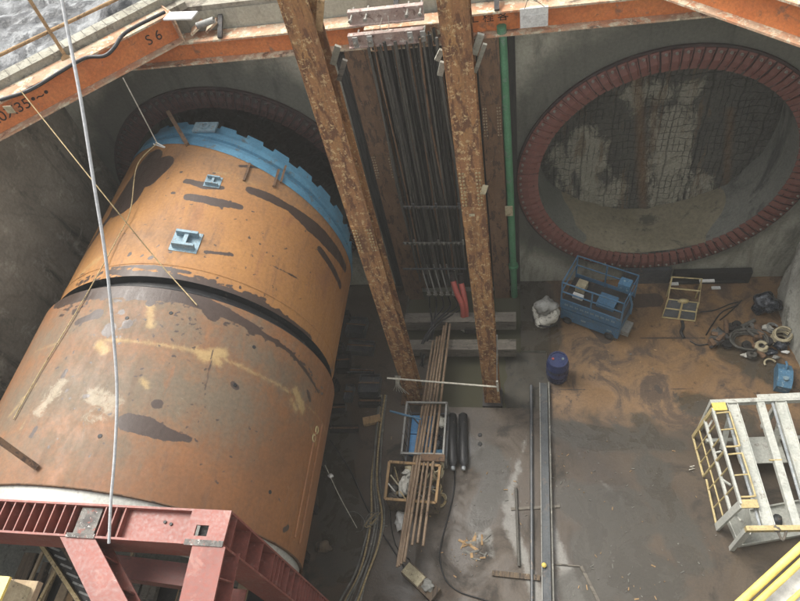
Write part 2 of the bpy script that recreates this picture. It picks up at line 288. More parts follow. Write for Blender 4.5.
# ------------------------------------------------------------------ mesh builder
WORLD = {}
class MB:
    def __init__(s): s.v = []; s.f = []; s.sm = []
    def add(s, vs, fs, smooth=False):
        o = len(s.v); s.v += [tuple(x) for x in vs]; s.f += [tuple(i + o for i in f) for f in fs]; s.sm += [smooth] * len(fs); return s
    def box(s, lo, hi, M=None):
        x0, y0, z0 = lo; x1, y1, z1 = hi
        vs = [Vector(p) for p in ((x0, y0, z0), (x1, y0, z0), (x1, y1, z0), (x0, y1, z0), (x0, y0, z1), (x1, y0, z1), (x1, y1, z1), (x0, y1, z1))]
        if M: vs = [M @ p for p in vs]
        return s.add(vs, [(0, 3, 2, 1), (4, 5, 6, 7), (0, 1, 5, 4), (1, 2, 6, 5), (2, 3, 7, 6), (3, 0, 4, 7)])
    def bar(s, a, b, w, h, up=(0, 0, 1)):
        """box from a to b, w sideways, h along up"""
        M, L = frame(a, b, up); return s.box((-w / 2, 0, -h / 2), (w / 2, L, h / 2), M)
    def prof(s, a, b, pts, up=(0, 0, 1)):
        M, L = frame(a, b, up); k = len(pts)
        vs = [M @ Vector((x, 0, z)) for x, z in pts] + [M @ Vector((x, L, z)) for x, z in pts]
        fs = [(i, (i + 1) % k, (i + 1) % k + k, i + k) for i in range(k)] + [tuple(range(k))[::-1], tuple(range(k, 2 * k))]
        return s.add(vs, fs)
    def hbeam(s, a, b, h, w, tw=.02, tf=.03, up=(0, 0, 1)):
        x, z, t, q = w / 2, h / 2, tw / 2, h / 2 - tf
        return s.prof(a, b, [(-x, -z), (x, -z), (x, -q), (t, -q), (t, q), (x, q), (x, z), (-x, z), (-x, q), (-t, q), (-t, -q), (-x, -q)], up)
    def chan(s, a, b, h, w, t=.012, up=(0, 0, 1)):
        x, z = w, h / 2
        return s.prof(a, b, [(0, -z), (x, -z), (x, -z + t), (t, -z + t), (t, z - t), (x, z - t), (x, z), (0, z)], up)
    def tube(s, pts, r, n=8, cap=True, rs=None):
        pts = [Vector(p) for p in pts]; k = len(pts); rings = []; prev = None
        for i, p in enumerate(pts):
            t = (pts[min(i + 1, k - 1)] - pts[max(i - 1, 0)]).normalized()
            if prev is None:
                u = t.orthogonal().normalized()
            else:
                u = (prev - t * prev.dot(t)); u = u.normalized() if u.length > 1e-6 else t.orthogonal().normalized()
            prev = u; w = t.cross(u); rr = rs[i] if rs else r
            rings.append([p + rr * (math.cos(2 * PI * j / n) * u + math.sin(2 * PI * j / n) * w) for j in range(n)])
        vs = [q for rg in rings for q in rg]
        fs = [(i * n + j, i * n + (j + 1) % n, (i + 1) * n + (j + 1) % n, (i + 1) * n + j) for i in range(k - 1) for j in range(n)]
        s.add(vs, fs, n > 5)
        if cap: s.add(rings[0], [tuple(range(n))[::-1]]); s.add(rings[-1], [tuple(range(n))])
        return s
    def lathe(s, prof, M, n=24, smooth=True):
        """prof: (r, z) pairs turned about local z"""
        k = len(prof)
        vs = [M @ Vector((r * math.cos(2 * PI * j / n), r * math.sin(2 * PI * j / n), z)) for r, z in prof for j in range(n)]
        fs = [(i * n + j, i * n + (j + 1) % n, (i + 1) * n + (j + 1) % n, (i + 1) * n + j) for i in range(k - 1) for j in range(n)]
        return s.add(vs, fs, smooth)
    def lump(s, c, r, amp=.25, sub=2, seed=0, sq=(1, 1, 1)):
        bm = bmesh.new(); bmesh.ops.create_icosphere(bm, subdivisions=sub, radius=1); rr = random.Random(seed)
        ph = [(Vector((rr.uniform(-1, 1), rr.uniform(-1, 1), rr.uniform(-1, 1))) * rr.uniform(1.5, 5), rr.uniform(0, 6), rr.uniform(.4, 1)) for _ in range(7)]
        for v in bm.verts:
            k = 1 + amp * sum(a * math.sin(v.co.dot(q) * 1.5 + o) for q, o, a in ph) / 2.6
            v.co = Vector([v.co[i] * k * r * sq[i] + c[i] for i in range(3)])
        vs = [v.co.copy() for v in bm.verts]; fs = [tuple(v.index for v in f.verts) for f in bm.faces]; bm.free()
        return s.add(vs, fs, True)
    def build(s, name, mat, parent=None, local=False):
        me = bpy.data.meshes.new(name); off = Vector((0, 0, 0))
        if parent is not None and not local: off = WORLD.get(parent.name, Vector((0, 0, 0)))
        me.from_pydata([(Vector(p) - off) for p in s.v], [], s.f)
        me.polygons.foreach_set('use_smooth', s.sm); me.materials.append(MATS[mat]); me.update()
        bm = bmesh.new(); bm.from_mesh(me); bmesh.ops.recalc_face_normals(bm, faces=bm.faces); bm.to_mesh(me); bm.free()
        o = bpy.data.objects.new(name, me); C.objects.link(o); o.parent = parent
        WORLD[o.name] = off if parent is not None else Vector((0, 0, 0)); return o
def frame(a, b, up=(0, 0, 1)):
    a, b = Vector(a), Vector(b); y = (b - a); L = y.length; y.normalize(); up = Vector(up)
    x = y.cross(up)
    if x.length < 1e-4: x = y.cross(Vector((1, 0, 0)))
    x.normalize(); z = x.cross(y)
    return Matrix(((x.x, y.x, z.x, a.x), (x.y, y.y, z.y, a.y), (x.z, y.z, z.z, a.z), (0, 0, 0, 1))), L
def tag(o, label=None, cat=None, group=None, kind=None):
    if label: o['label'] = label
    if cat: o['category'] = cat
    if group: o['group'] = group
    if kind: o['kind'] = kind
    return o
def thing(name, loc, label, cat, group=None, rz=0.0):
    o = bpy.data.objects.new(name, None); C.objects.link(o); o.location = loc; o.rotation_euler = (0, 0, rz); o.empty_display_size = .2
    WORLD[o.name] = Vector(loc); return tag(o, label, cat, group)
def copy_tree(o, parent=None):
    c = o.copy(); C.objects.link(c); c.parent = parent; WORLD[c.name] = WORLD.get(o.name, Vector((0, 0, 0)))
    for ch in list(o.children): copy_tree(ch, c)
    return c
def origin_to(o, loc):
    """move a one-mesh thing's origin to its base"""
    loc = Vector(loc); o.data.transform(Matrix.Translation(-loc)); o.location = loc; return o
def solo(name, mb, mat, label, cat, group=None, kind=None):
    o = mb.build(name, mat); vs = mb.v
    base = (sum(p[0] for p in vs) / len(vs), sum(p[1] for p in vs) / len(vs), min(p[2] for p in vs))
    origin_to(o, base); return tag(o, label, cat, group, kind)
def spline(pts, n=8):
    pts = [Vector(p) for p in pts]; out = []
    P = [pts[0] * 2 - pts[1]] + pts + [pts[-1] * 2 - pts[-2]]
    for i in range(1, len(P) - 2):
        for k in range(n):
            t = k / n; a, b, c, e = P[i - 1], P[i], P[i + 1], P[i + 2]
            out.append(.5 * ((2 * b) + (-a + c) * t + (2 * a - 5 * b + 4 * c - e) * t * t + (-a + 3 * b - 3 * c + e) * t ** 3))
    out.append(pts[-1]); return out
def text_part(s, size, M, mat, parent, name='lettering', extrude=.003):
    cu = bpy.data.curves.new('t', 'FONT'); cu.body = s; cu.size = size; cu.extrude = extrude; cu.align_x = 'CENTER'; cu.align_y = 'CENTER'
    to = bpy.data.objects.new('t', cu); C.objects.link(to)
    dg = bpy.context.evaluated_depsgraph_get(); me = bpy.data.meshes.new_from_object(to.evaluated_get(dg))
    bpy.data.objects.remove(to); me.transform(M); me.materials.clear(); me.materials.append(MATS[mat])
    off = WORLD.get(parent.name, Vector((0, 0, 0))); me.transform(Matrix.Translation(-off))
    o = bpy.data.objects.new(name, me); C.objects.link(o); o.parent = parent; return o
# distance field of strokes, for stains and marks that lie on a surface
def strokes_field(P, strokes, soft):
    out = np.full(len(P), -1.0)
    for pts, w in strokes:
        pts = np.array(pts, float); ws = w if isinstance(w, (list, tuple)) else [w] * len(pts)
        if len(pts) == 1: pts = np.vstack([pts, pts + 1e-4]); ws = list(ws) * 2
        for i in range(len(pts) - 1):
            a, b = pts[i], pts[i + 1]; ab = b - a; t = np.clip(((P - a) @ ab) / max(ab @ ab, 1e-9), 0, 1)
            dd = np.hypot(*(P - (a + t[:, None] * ab)).T); wi = ws[i] + (ws[i + 1] - ws[i]) * t
            out = np.maximum(out, (wi - dd) / soft)
    return np.clip(out + .5, 0, 1)
def set_attr(me, name, vals):
    a = me.attributes.new(name, 'FLOAT', 'POINT'); a.data.foreach_set('value', np.asarray(vals, np.float32))

YW = 12.68; XL, XR, YN, RIM = -11.4, 7.35, -5.5, 9.6
# ================================================================== SETTING
def grid_sheet(name, x0, x1, y0, y1, step, mat, z=0.0, hole=None, disp=None):
    xs = list(np.arange(x0, x1, step)) + [x1]; ys = list(np.arange(y0, y1, step)) + [y1]
    if hole:
        for h_ in hole: xs = sorted(set(xs) | {h_[0], h_[1]}); ys = sorted(set(ys) | {h_[2], h_[3]})
    nx = len(xs); v = [(x, y, z + (disp(x, y) if disp else 0)) for y in ys for x in xs]; f = []
    for j in range(len(ys) - 1):
        for i in range(nx - 1):
            if hole and any(h_[0] - 1e-6 <= xs[i] and xs[i + 1] <= h_[1] + 1e-6 and h_[2] - 1e-6 <= ys[j] and ys[j + 1] <= h_[3] + 1e-6 for h_ in hole): continue
            a = j * nx + i; f.append((a, a + 1, a + 1 + nx, a + nx))
    me = bpy.data.meshes.new(name); me.from_pydata(v, [], f); me.materials.append(MATS[mat]); me.polygons.foreach_set('use_smooth', [True] * len(f))
    o = bpy.data.objects.new(name, me); C.objects.link(o); return o, np.array([(p[0], p[1]) for p in v])
SUMP = (-2.55, 0.62, 8.27, 10.12); BAY = (-3.62, -.1, 10.12, 12.5)
fl, FP = grid_sheet('floor', XL - .4, 8.2, YN - .4, YW + .3, .06, 'floor_mat', 0.0, (SUMP, BAY))
tag(fl, kind='structure')
def px(pts, z=0): return [tuple(fz(u, v, z)[:2]) for u, v in pts]
def bands(P, x0, x1, y0, y1, s):
    return np.clip(np.minimum(np.minimum(P[:, 0] - x0, x1 - P[:, 0]), np.minimum(P[:, 1] - y0, y1 - P[:, 1])) / s + .5, 0, 1)
tan = bands(FP, .2, 9, 6.9, 13.5, 1.6) * np.clip((FP[:, 1] - 6.7) / 1.9, 0, 1)
tan = np.maximum(tan * np.clip((FP[:, 0] - .62) / .08, 0, 1), strokes_field(FP, [(px([(420, 590), (480, 598)]), .35), (px([(690, 560), (720, 545)]), .3)], 1.2) * .7)
set_attr(fl.data, 'tan', tan)
set_attr(fl.data, 'pale', strokes_field(FP, [(px([(528, 430), (517, 470), (508, 495), (512, 530), (528, 570), (540, 600)]), [.02, .12, .2, .22, .16, .25]), (px([(470, 545), (488, 530), (492, 555)]), .12),
    (px([(552, 520), (560, 555), (575, 600)]), [.05, .2, .3]), (px([(600, 480), (620, 500), (630, 530)]), .04), (px([(570, 440), (590, 470)]), .03)], .35) * .9)  # the long curved stroke paints puddle reflection into the floor colour
set_attr(fl.data, 'wet', np.maximum(strokes_field(FP, [(px([(575, 500), (620, 520), (600, 560), (660, 580)]), [.5, .8, .7, .6]), (px([(650, 470), (690, 560)]), .4), (px([(450, 430), (500, 470), (480, 520)]), .35), (px([(570, 590), (640, 560)]), .4), (px([(330, 420), (345, 560)]), .6), (px([(520, 300), (530, 345)]), .5),
    (px([(730, 350), (770, 370)]), .45), (px([(556, 428), (590, 438), (640, 440), (680, 446)]), [.25, .45, .3, .2]), (px([(525, 290), (535, 340)]), .8), (px([(640, 420), (655, 438)]), .25), (px([(690, 400), (740, 420)]), .35)], 1.0), 0))  # strokes right of the bay darken the floor
set_attr(fl.data, 'crack', strokes_field(FP, [(px([(550, 390), (600, 389), (657, 390), (700, 388), (745, 389)]), .02), (px([(657, 387), (660, 392)]), .07), (px([(550, 442), (640, 446), (690, 450)]), .015),
    (px([(590, 320), (606, 338)]), .2), (px([(600, 302), (655, 300)]), .25), (px([(640, 338), (705, 338)]), .03), (px([(550, 415), (550, 290)]), .03)], .12))

m1 = MB()   # sump: an L shaped lined pit in the floor, wide in front, narrower between the back columns
X0_, X1_, Y0_, Y1_ = SUMP; U0, U1, V0, V1 = BAY
for a, b in (((X0_ - .15, Y0_ - .15), (X0_, Y1_)), ((X1_, Y0_ - .15), (X1_ + .15, Y1_ + .15)), ((X0_, Y0_ - .15), (X1_, Y0_)), ((U1, Y1_), (X1_, Y1_ + .15)),
             ((U0 - .15, Y1_ - .15), (X0_ - .15, Y1_)), ((U0 - .15, Y1_), (U0, V1)), ((U1, Y1_ + .15), (U1 + .15, V1)), ((U0, V1), (U1, V1 + .15))):
    m1.box((a[0], a[1], -2.2), (b[0], b[1], -.012))
m1.box((U0 - .2, Y0_ - .2, -2.35), (X1_ + .2, V1 + .2, -2.2))
tag(m1.build('sump_pit', 'back_concrete'), kind='structure')
m1 = MB(); m1.add([(X0_, Y0_, -.22), (X1_, Y0_, -.22), (X1_, Y1_, -.22), (X0_, Y1_, -.22)], [(0, 1, 2, 3)]); m1.add([(U0, V0, -.22), (U1, V0, -.22), (U1, V1, -.22), (U0, V1, -.22)], [(0, 1, 2, 3)])
tag(m1.build('sump_water', 'water_mat'), kind='structure')
m1 = MB()   # bank of dark mud filling the right end of the sump
n_ = 24; vs = []; fs = []
for j in range(n_ + 1):
    for i in range(n_ + 1):
        x = -.66 + (X1_ + .66) * i / n_; y = Y0_ + (Y1_ - Y0_) * j / n_
        vs.append((x, y, -.26 + .16 * min(1, i / 8) + .012 * math.sin(9 * x + 5 * y) + .01 * math.sin(13 * y - 4 * x)))
for j in range(n_):
    for i in range(n_): a = j * (n_ + 1) + i; fs.append((a, a + 1, a + n_ + 2, a + n_ + 1))
m1.add(vs, fs, True); tag(m1.build('mud_bank', 'wet_mud'), kind='structure')

# ground round the pit rim
m1 = MB()
B = 120
def quad(mb, x0, x1, y0, y1, z): mb.add([(x0, y0, z), (x1, y0, z), (x1, y1, z), (x0, y1, z)], [(0, 1, 2, 3)])
quad(m1, -B, XL - .5, -B, B, RIM); quad(m1, XR + .5, B, -B, B, RIM); quad(m1, XL - .5, XR + .5, YW + .6, B, RIM); quad(m1, XL - .5, XR + .5, -B, YN - .5, RIM)
tag(m1.build('ground', 'earth'), kind='structure')

# ------------------------------------------------------------------ walls of the pit
RIN, ROUT = 3.05, 3.58
RC = (3.43, YW, 4.23); LC = (-7.72, YW, 4.2)
back = thing('pit_wall', (-2, YW, 0), 'grey concrete end wall of the pit with two large round tunnel openings', 'wall')
def holed(mb, c, half, r, y, N=96):
    pts = []
    for i in range(N):
        a = 2 * PI * (i + .5) / N; ca, sa = math.cos(a), math.sin(a); k = half / max(abs(ca), abs(sa))
        pts.append((ca, sa, k))
    # corners must stay sharp, so add them explicitly
    angs = sorted([2 * PI * i / N for i in range(N)])
    vs = []
    for a in angs:
        ca, sa = math.cos(a), math.sin(a); k = half / max(abs(ca), abs(sa))
        vs.append((c[0] + r * ca, y, c[2] + r * sa)); vs.append((c[0] + k * ca, y, c[2] + k * sa))
    n = len(angs); mb.add(vs, [(2 * i, 2 * i + 1, (2 * i + 3) % (2 * n), (2 * i + 2) % (2 * n)) for i in range(n)])
HB = 3.9
mb = MB()
holed(mb, RC, HB, 3.1, YW); holed(mb, LC, HB, 3.1, YW)
def vq(mb, x0, x1, z0, z1, y=YW): mb.add([(x0, y, z0), (x1, y, z0), (x1, y, z1), (x0, y, z1)], [(0, 1, 2, 3)])
Rx0, Rx1, Rz0, Rz1 = RC[0] - HB, RC[0] + HB, RC[2] - HB, RC[2] + HB
Lx0, Lx1, Lz0, Lz1 = LC[0] - HB, LC[0] + HB, LC[2] - HB, LC[2] + HB
vq(mb, XL - .3, Lx0 if Lx0 > XL - .3 else XL - .3, -.3, RIM)
vq(mb, max(Lx0, XL - .3), Lx1, Lz1, RIM); vq(mb, max(Lx0, XL - .3), Lx1, -1, Lz0)
vq(mb, Lx1, Rx0, -1, RIM)
vq(mb, Rx0, Rx1, Rz1, RIM); vq(mb, Rx0, Rx1, -1, Rz0); vq(mb, Rx1, 8.2, -1, RIM)
mb.build('wall', 'wall_end', back)
for c, dep in ((RC, 1.75), (LC, 3.4)):
    M = Matrix.Translation((c[0], YW, c[2])) @ Matrix.Rotation(-PI / 2, 4, 'X')
    mb = MB(); mb.lathe([(3.1, .002), (3.1, dep)], M, 96); mb.build('tunnel_lining', 'lining', back)
    # excavated end face, rough relief
    n = 90; xs = np.linspace(-3.12, 3.12, n); vs = []; fs = []
    for z in xs:
        for x in xs:
            vs.append((c[0] + x, YW + dep - .03 + .05 * math.sin(x * 9 + 2 * math.sin(z * 3)) * math.sin(z * 5 + x) + rng.uniform(-.02, .02), c[2] + z))
    for j in range(n - 1):
        for i in range(n - 1):
            if math.hypot((xs[i] + xs[i + 1]) / 2, (xs[j] + xs[j + 1]) / 2) < 3.2: a = j * n + i; fs.append((a, a + 1, a + 1 + n, a + n))
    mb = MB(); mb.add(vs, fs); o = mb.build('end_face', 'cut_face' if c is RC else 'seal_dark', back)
    P = np.array([(p[0], p[2]) for p in mb.v])
    q = lambda u, v: (fy(u, v, YW + dep)[0], fy(u, v, YW + dep)[2])
    set_attr(o.data, 'paleface', strokes_field(P, [([q(585, 140), q(590, 200)], [.35, .4]), ([q(672, 120), q(668, 195)], [.4, .45]), ([q(610, 190), q(600, 205)], .3), ([q(640, 95), q(690, 90)], .2), ([q(560, 150), q(570, 190)], .2), ([q(700, 180), q(705, 200)], .2), ([q(740, 90), q(735, 190)], -.6)], 1.0)) if c is RC else None
    set_attr(o.data, 'rust', strokes_field(P, [([q(636, 70), q(640, 120), q(642, 170), q(643, 205)], [.1, .08, .12, .08]), ([q(655, 100), q(652, 150)], .03), ([q(730, 110), q(726, 190)], .05)], .2) * .7)
# mud lying in the right tunnel
n = 40; vs = []; fs = []
for j in range(n + 1):
    for i in range(n + 1):
        x = -2.5 + 5.0 * i / n; y = YW + .02 + 1.7 * j / n
        z = RC[2] - 3.03 + .155 * x * x + .03 * math.sin(2 * x + y * 3) + .012 * math.sin(7 * x - 5 * y) + .10 * (j / n)
        vs.append((RC[0] + x, y, z))
for j in range(n):
    for i in range(n): a = j * (n + 1) + i; fs.append((a, a + 1, a + n + 2, a + n + 1))
mb = MB(); mb.add(vs, fs, True)
tag(mb.build('mud', 'mud_mat'), 'olive wet mud lying in the bottom of the right tunnel mouth', 'mud', kind='stuff')

def rough_wall(name, mat, label, pts, amp, seed):
    """wall following plan polyline pts, from floor to rim"""
    r = np.random.default_rng(seed); ph = r.uniform(0, 6, 12); fr = r.uniform(.6, 5, 12)
    P = []; acc = 0
    for i in range(len(pts) - 1):
        a, b = np.array(pts[i]), np.array(pts[i + 1]); L = np.hypot(*(b - a)); k = max(int(L / .12), 1)
        for q in range(k): P.append(((a + (b - a) * q / k), acc + L * q / k, (b - a) / L))
        acc += L
    P.append((np.array(pts[-1]), acc, (b - a) / L))
    zs = np.linspace(-.05, RIM, 80); vs = []; fs = []
    for z in zs:
        for p, s_, t in P:
            dd = amp * sum(math.sin(fr[i] * s_ * (1 + .3 * (i % 3)) + fr[-1 - i] * z + ph[i]) for i in range(12)) / 6 + r.uniform(-amp, amp) * .25
            vs.append((p[0] - t[1] * dd, p[1] + t[0] * dd, z))
    k = len(P)
    for j in range(len(zs) - 1):
        for i in range(k - 1): a_ = j * k + i; fs.append((a_, a_ + 1, a_ + 1 + k, a_ + k))
    mb = MB(); mb.add(vs, fs, True); return solo(name, mb, mat, label, 'wall')
rough_wall('pit_wall', 'left_concrete', 'dark wet concrete side wall left of the rusty shield machine', [(XL, YN - .1), (XL, YW + .1)], .03, 3)
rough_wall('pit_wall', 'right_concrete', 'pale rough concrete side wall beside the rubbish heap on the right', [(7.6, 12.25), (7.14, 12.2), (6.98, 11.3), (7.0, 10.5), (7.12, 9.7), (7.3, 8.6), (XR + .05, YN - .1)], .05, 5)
rough_wall('pit_wall', 'back_concrete', 'plain concrete near end wall of the pit under the viewer', [(XL, YN), (8.1, YN)], .02, 8)
mb = MB(); mb.box((7.62, 12.1, 0), (8.0, YW - .01, RIM))
solo('wall_corner', mb, 'back_concrete', 'shadowed concrete return behind the rough wall in the far right corner', 'wall')

# ------------------------------------------------------------------ red seal rings round the two openings
def seal_ring(c, label, kd):
    root = thing('seal_ring', (c[0], YW - .02, c[2] - ROUT), label, 'seal ring', 'round seal rings on the tunnel openings')
    M = Matrix.Translation((0, 0, ROUT)) @ Matrix.Rotation(PI / 2, 4, 'X')
    mb = MB(); mb.lathe([(3.12, .0), (3.60, .0), (3.60, .06), (3.12, .06), (3.12, .0)], M, 96, False); mb.build('backing_flange', 'seal_dark', root, True)
    N = 100; w = 2 * PI / N
    mb = MB(); a = w * .44
    def P(r, an, y): return (r * math.sin(an), y, r * math.cos(an))
    vs = [P(3.55, -a, -.10), P(3.55, a, -.085), P(3.28, a, -.105), P(3.28, -a, -.13), P(3.02, -a * .95, -.05), P(3.02, a * .95, -.03)]
    back_ = [(x, y + .03, z) for x, y, z in vs]
    mb.add(vs + back_, [(0, 1, 2, 3), (3, 2, 5, 4), (6, 9, 8, 7), (9, 10, 11, 8), (0, 3, 9, 6), (3, 4, 10, 9), (1, 7, 8, 2), (2, 8, 11, 5), (0, 6, 7, 1), (4, 5, 11, 10)])
    # raised rib on the plate
    mb.add([P(3.50, a * .55, -.10), P(3.50, a * .8, -.10), P(3.12, a * .8, -.085), P(3.12, a * .55, -.085), P(3.50, a * .67, -.135), P(3.12, a * .67, -.115)], [(0, 4, 5, 3), (4, 1, 2, 5), (0, 1, 4), (3, 5, 2)])
    b = MB(); Mb = Matrix.Translation(P(3.47, 0, -.1)) @ Matrix.Rotation(PI / 2, 4, 'X')
    b.lathe([(.0, .05), (.02, .045), (.024, .012), (.036, .008), (.036, -.01)], Mb, 8, False)
    f0 = mb.build('seal_flap', 'flap_shaded' if kd else 'flap_red', root, True); f0.location = (0, 0, ROUT)
    b0 = b.build('bolt', 'pipe_dark' if kd else 'bolt_pale', f0, True)  # left ring's bolts are darkened for its shade as well
    for i in range(1, N):
        f = f0.copy(); C.objects.link(f); f.parent = root; f.rotation_euler = (random.uniform(-.004, .004), i * w + random.uniform(-.002, .002), 0)
        g = b0.copy(); C.objects.link(g); g.parent = f
    return root
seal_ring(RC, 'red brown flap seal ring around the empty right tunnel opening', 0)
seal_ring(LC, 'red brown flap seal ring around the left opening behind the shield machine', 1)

# ================================================================== SHIELD MACHINE
tbm = thing('shield_machine', (AX, 6.5, AZ - 3.25), 'huge rusty orange cylindrical tunnelling shield lying before the left opening', 'tunnel machine')
def cyl_grid(name, rad_f, y0f, y1f, na, ny, mat, layers, th=(-PI, PI)):
    A = np.linspace(th[0], th[1], na + 1); vs = []; fs = []; P = []
    for j in range(ny + 1):
        for a in A:
            ya, yb = y0f(a), y1f(a); y = ya + (yb - ya) * j / ny; r = rad_f(a, y)
            vs.append((AX + r * math.sin(a), y, AZ + r * math.cos(a))); P.append((a * 3.1, y))
    for j in range(ny):
        for i in range(na): q = j * (na + 1) + i; fs.append((q, q + 1, q + na + 2, q + na + 1))
    mb = MB(); mb.add(vs, fs, True); o = mb.build(name, mat, tbm); P = np.array(P)
    for nm, (st, soft) in layers.items(): set_attr(o.data, nm, strokes_field(P, st, soft))
    return o
def cpx(pts, r): return [(fc(u, v, r)[0] * 3.1, fc(u, v, r)[1]) for u, v in pts]
RF, RR = 3.13, 3.25
front_y = lambda a: 10.98 - .80 * math.sin(a) * (1 if abs(a) < PI / 2 + .5 else .6)
F = lambda *p: cpx(p, RF)
Rr = lambda *p: cpx(p, RR)
wet_shade_f = [(F((186, 181), (205, 186), (222, 188)), [.07, .1, .06]), (F((188, 197), (215, 202), (240, 207)), [.1, .12, .08]), (F((250, 190), (268, 197), (292, 210)), [.1, .13, .1]),
         (F((292, 210), (310, 225), (330, 245), (345, 268)), [.12, .2, .2, .12]), (F((300, 185), (325, 205), (345, 240)), [.15, .3, .25]), (F((320, 250), (340, 285)), .1),
         (F((162, 165), (150, 180), (158, 172)), [.3, .22, .2]), (F((150, 160), (125, 200)), [.35, .5]), (F((115, 210), (75, 265)), .12),  # left flank strokes, painting its shadow into the wet mask
         (F((110, 272), (140, 275), (175, 279), (210, 288), (245, 298), (280, 315), (310, 338)), [.06, .1, .13, .12, .1, .07, .07]),
         (F((112, 268), (150, 267), (190, 273)), [.03, .05, .04]),
         (F((129, 255), (130, 254)), .05), (F((150, 258), (152, 257)), .05), (F((170, 252), (171, 252)), .03), (F((172, 193), (174, 193)), .04), (F((206, 252), (232, 255)), .04), (F((180, 172), (182, 172)), .03), (F((240, 166), (262, 168)), .04), (F((270, 265), (300, 280)), .015)]
for k in range(34):
    t = k / 33; u = 245 + 85 * t; v = 292 + 78 * t ** 1.25; wet_shade_f.append((F((u, v), (u + 1, v + 1)), .045))
rs_ = random.Random(9)
def seam(px_pts, n_, spread, rad, wmax):
    out = []
    for _ in range(n_):
        t = rs_.uniform(0, len(px_pts) - 1.001); i = int(t); f = t - i; (u0, v0), (u1, v1) = px_pts[i], px_pts[i + 1]
        u, v = u0 + (u1 - u0) * f, v0 + (v1 - v0) * f + rs_.gauss(0, spread); a_, y_ = cpx([(u, v)], rad)[0]
        L_ = rs_.uniform(.01, .12 if spread < 5 else .05); out.append(([(a_, y_), (a_ + L_, y_ + rs_.uniform(-.05, .05))], rs_.uniform(.005, wmax if spread < 5 else .02)))
    return out
wet_shade_f += seam([(75, 282), (110, 272), (160, 272), (210, 282), (260, 302), (305, 335), (335, 375)], 230, 3.2, RF, .035)
wet_shade_f += seam([(120, 250), (200, 255), (300, 285)], 60, 14, RF, .02) + seam([(120, 215), (220, 200), (330, 250)], 50, 22, RF, .018)
cyl_grid('front_shell', lambda a, y: RF, lambda a: 7.12, front_y, 640, 120, 'shell_front', {
    'wet': (wet_shade_f, .1), 'yellow': ([(F((130, 262), (165, 264), (200, 270)), .03), (F((80, 275), (100, 258)), .12), (F((215, 172), (255, 185)), .05)], .5),
    'dull': ([(F((170, 155), (250, 170)), .3), (F((120, 240), (200, 240)), .25), (F((250, 175), (340, 230)), .4)], 1.2), 'pale': ([(F((180, 232), (190, 230)), .05)], .2)})
wet_r = [(Rr((60 + 0, 305), (110, 296), (170, 298), (230, 318), (290, 352), (318, 392)), [.1, .05, .05, .06, .05, .03]), (Rr((140, 296), (175, 300), (215, 309)), [.1, .05, .02]), (Rr((78, 322), (88, 318), (97, 314)), [.08, .08, .12]), (Rr((75, 312), (75, 311)), .07), (Rr((108, 331), (110, 328)), .12), (Rr((127, 324), (127, 324)), .1), (Rr((121, 312), (122, 313)), .06), (Rr((150, 303), (151, 302)), .08),
         (Rr((63, 376), (66, 371)), .05), (Rr((85, 396), (88, 396)), .04), (Rr((156, 404), (158, 404)), .08), (Rr((36, 428), (31, 436)), .04),
         (Rr((127, 422), (145, 426), (165, 434), (188, 439)), [.15, .17, .12, .06]), (Rr((209, 311), (213, 316)), .12), (Rr((308, 392), (310, 400)), .05), (Rr((233, 384), (236, 387)), .06),
         (Rr((60, 300), (95, 292), (125, 290), (160, 291), (200, 301), (235, 316), (260, 330)), [.2, .1, .1, .12, .14, .08, .04]), (Rr((288, 527), (284, 530)), .05), (Rr((215, 340), (205, 390)), .015)]
wet_r += seam([(60, 312), (100, 298), (150, 297), (200, 306), (250, 326), (300, 360), (322, 392)], 170, 3, RR, .03) + seam([(70, 330), (160, 320), (220, 330)], 60, 12, RR, .035) + seam([(40, 390), (150, 400), (280, 440)], 90, 45, RR, .018)
pale_r = [(Rr((215, 345), (198, 440), (185, 500)), .006), (Rr((20, 440), (120, 425), (225, 445), (300, 500)), .006), (Rr((95, 395), (110, 405)), .25), (Rr((60, 385), (40, 410)), .2), (Rr((105, 390), (107, 391)), .05), (Rr((90, 415), (100, 418)), .15), (Rr((105, 425), (111, 400)), .015), (Rr((176, 420), (192, 370)), .012),
          (Rr((215, 338), (250, 346), (290, 365), (318, 392)), .02), (Rr((283, 448), (290, 405)), .015), (Rr((245, 320), (270, 332), (300, 352)), .03)]
yel_r = [(Rr((35, 352), (60, 343)), .03), (Rr((100, 340), (150, 343), (190, 350)), [.05, .06, .05]), (Rr((196, 350), (205, 356), (222, 353)), [.1, .16, .14]), (Rr((212, 352), (218, 362)), .12),
         (Rr((222, 358), (250, 371), (290, 392)), .05), (Rr((296, 392), (302, 408)), [.13, .14]), (Rr((292, 400), (296, 410)), .08), (Rr((300, 400), (320, 420), (327, 440)), .03),
         (Rr((150, 305), (150, 325)), .1), (Rr((143, 380), (146, 386)), .08), (Rr((100, 345), (105, 350)), .12), (Rr((10, 415), (35, 385)), .05), (Rr((312, 430), (316, 445)), .06), (Rr((40, 395), (20, 430)), .02)]
o = cyl_grid('rear_shell', lambda a, y: RR, lambda a: 2.95, lambda a: 6.78, 640, 150, 'shell_rear', {
    'wet': (wet_r, .1), 'yellow': (yel_r, .22), 'pale': (pale_r, .3),
    'dull': ([(Rr((40, 340), (190, 330)), .5), (Rr((20, 400), (230, 400)), .8), (Rr((230, 340), (300, 390)), .5), (Rr((110, 300), (250, 330)), .4), (Rr((10, 440), (120, 450)), .35)], 1.8)})
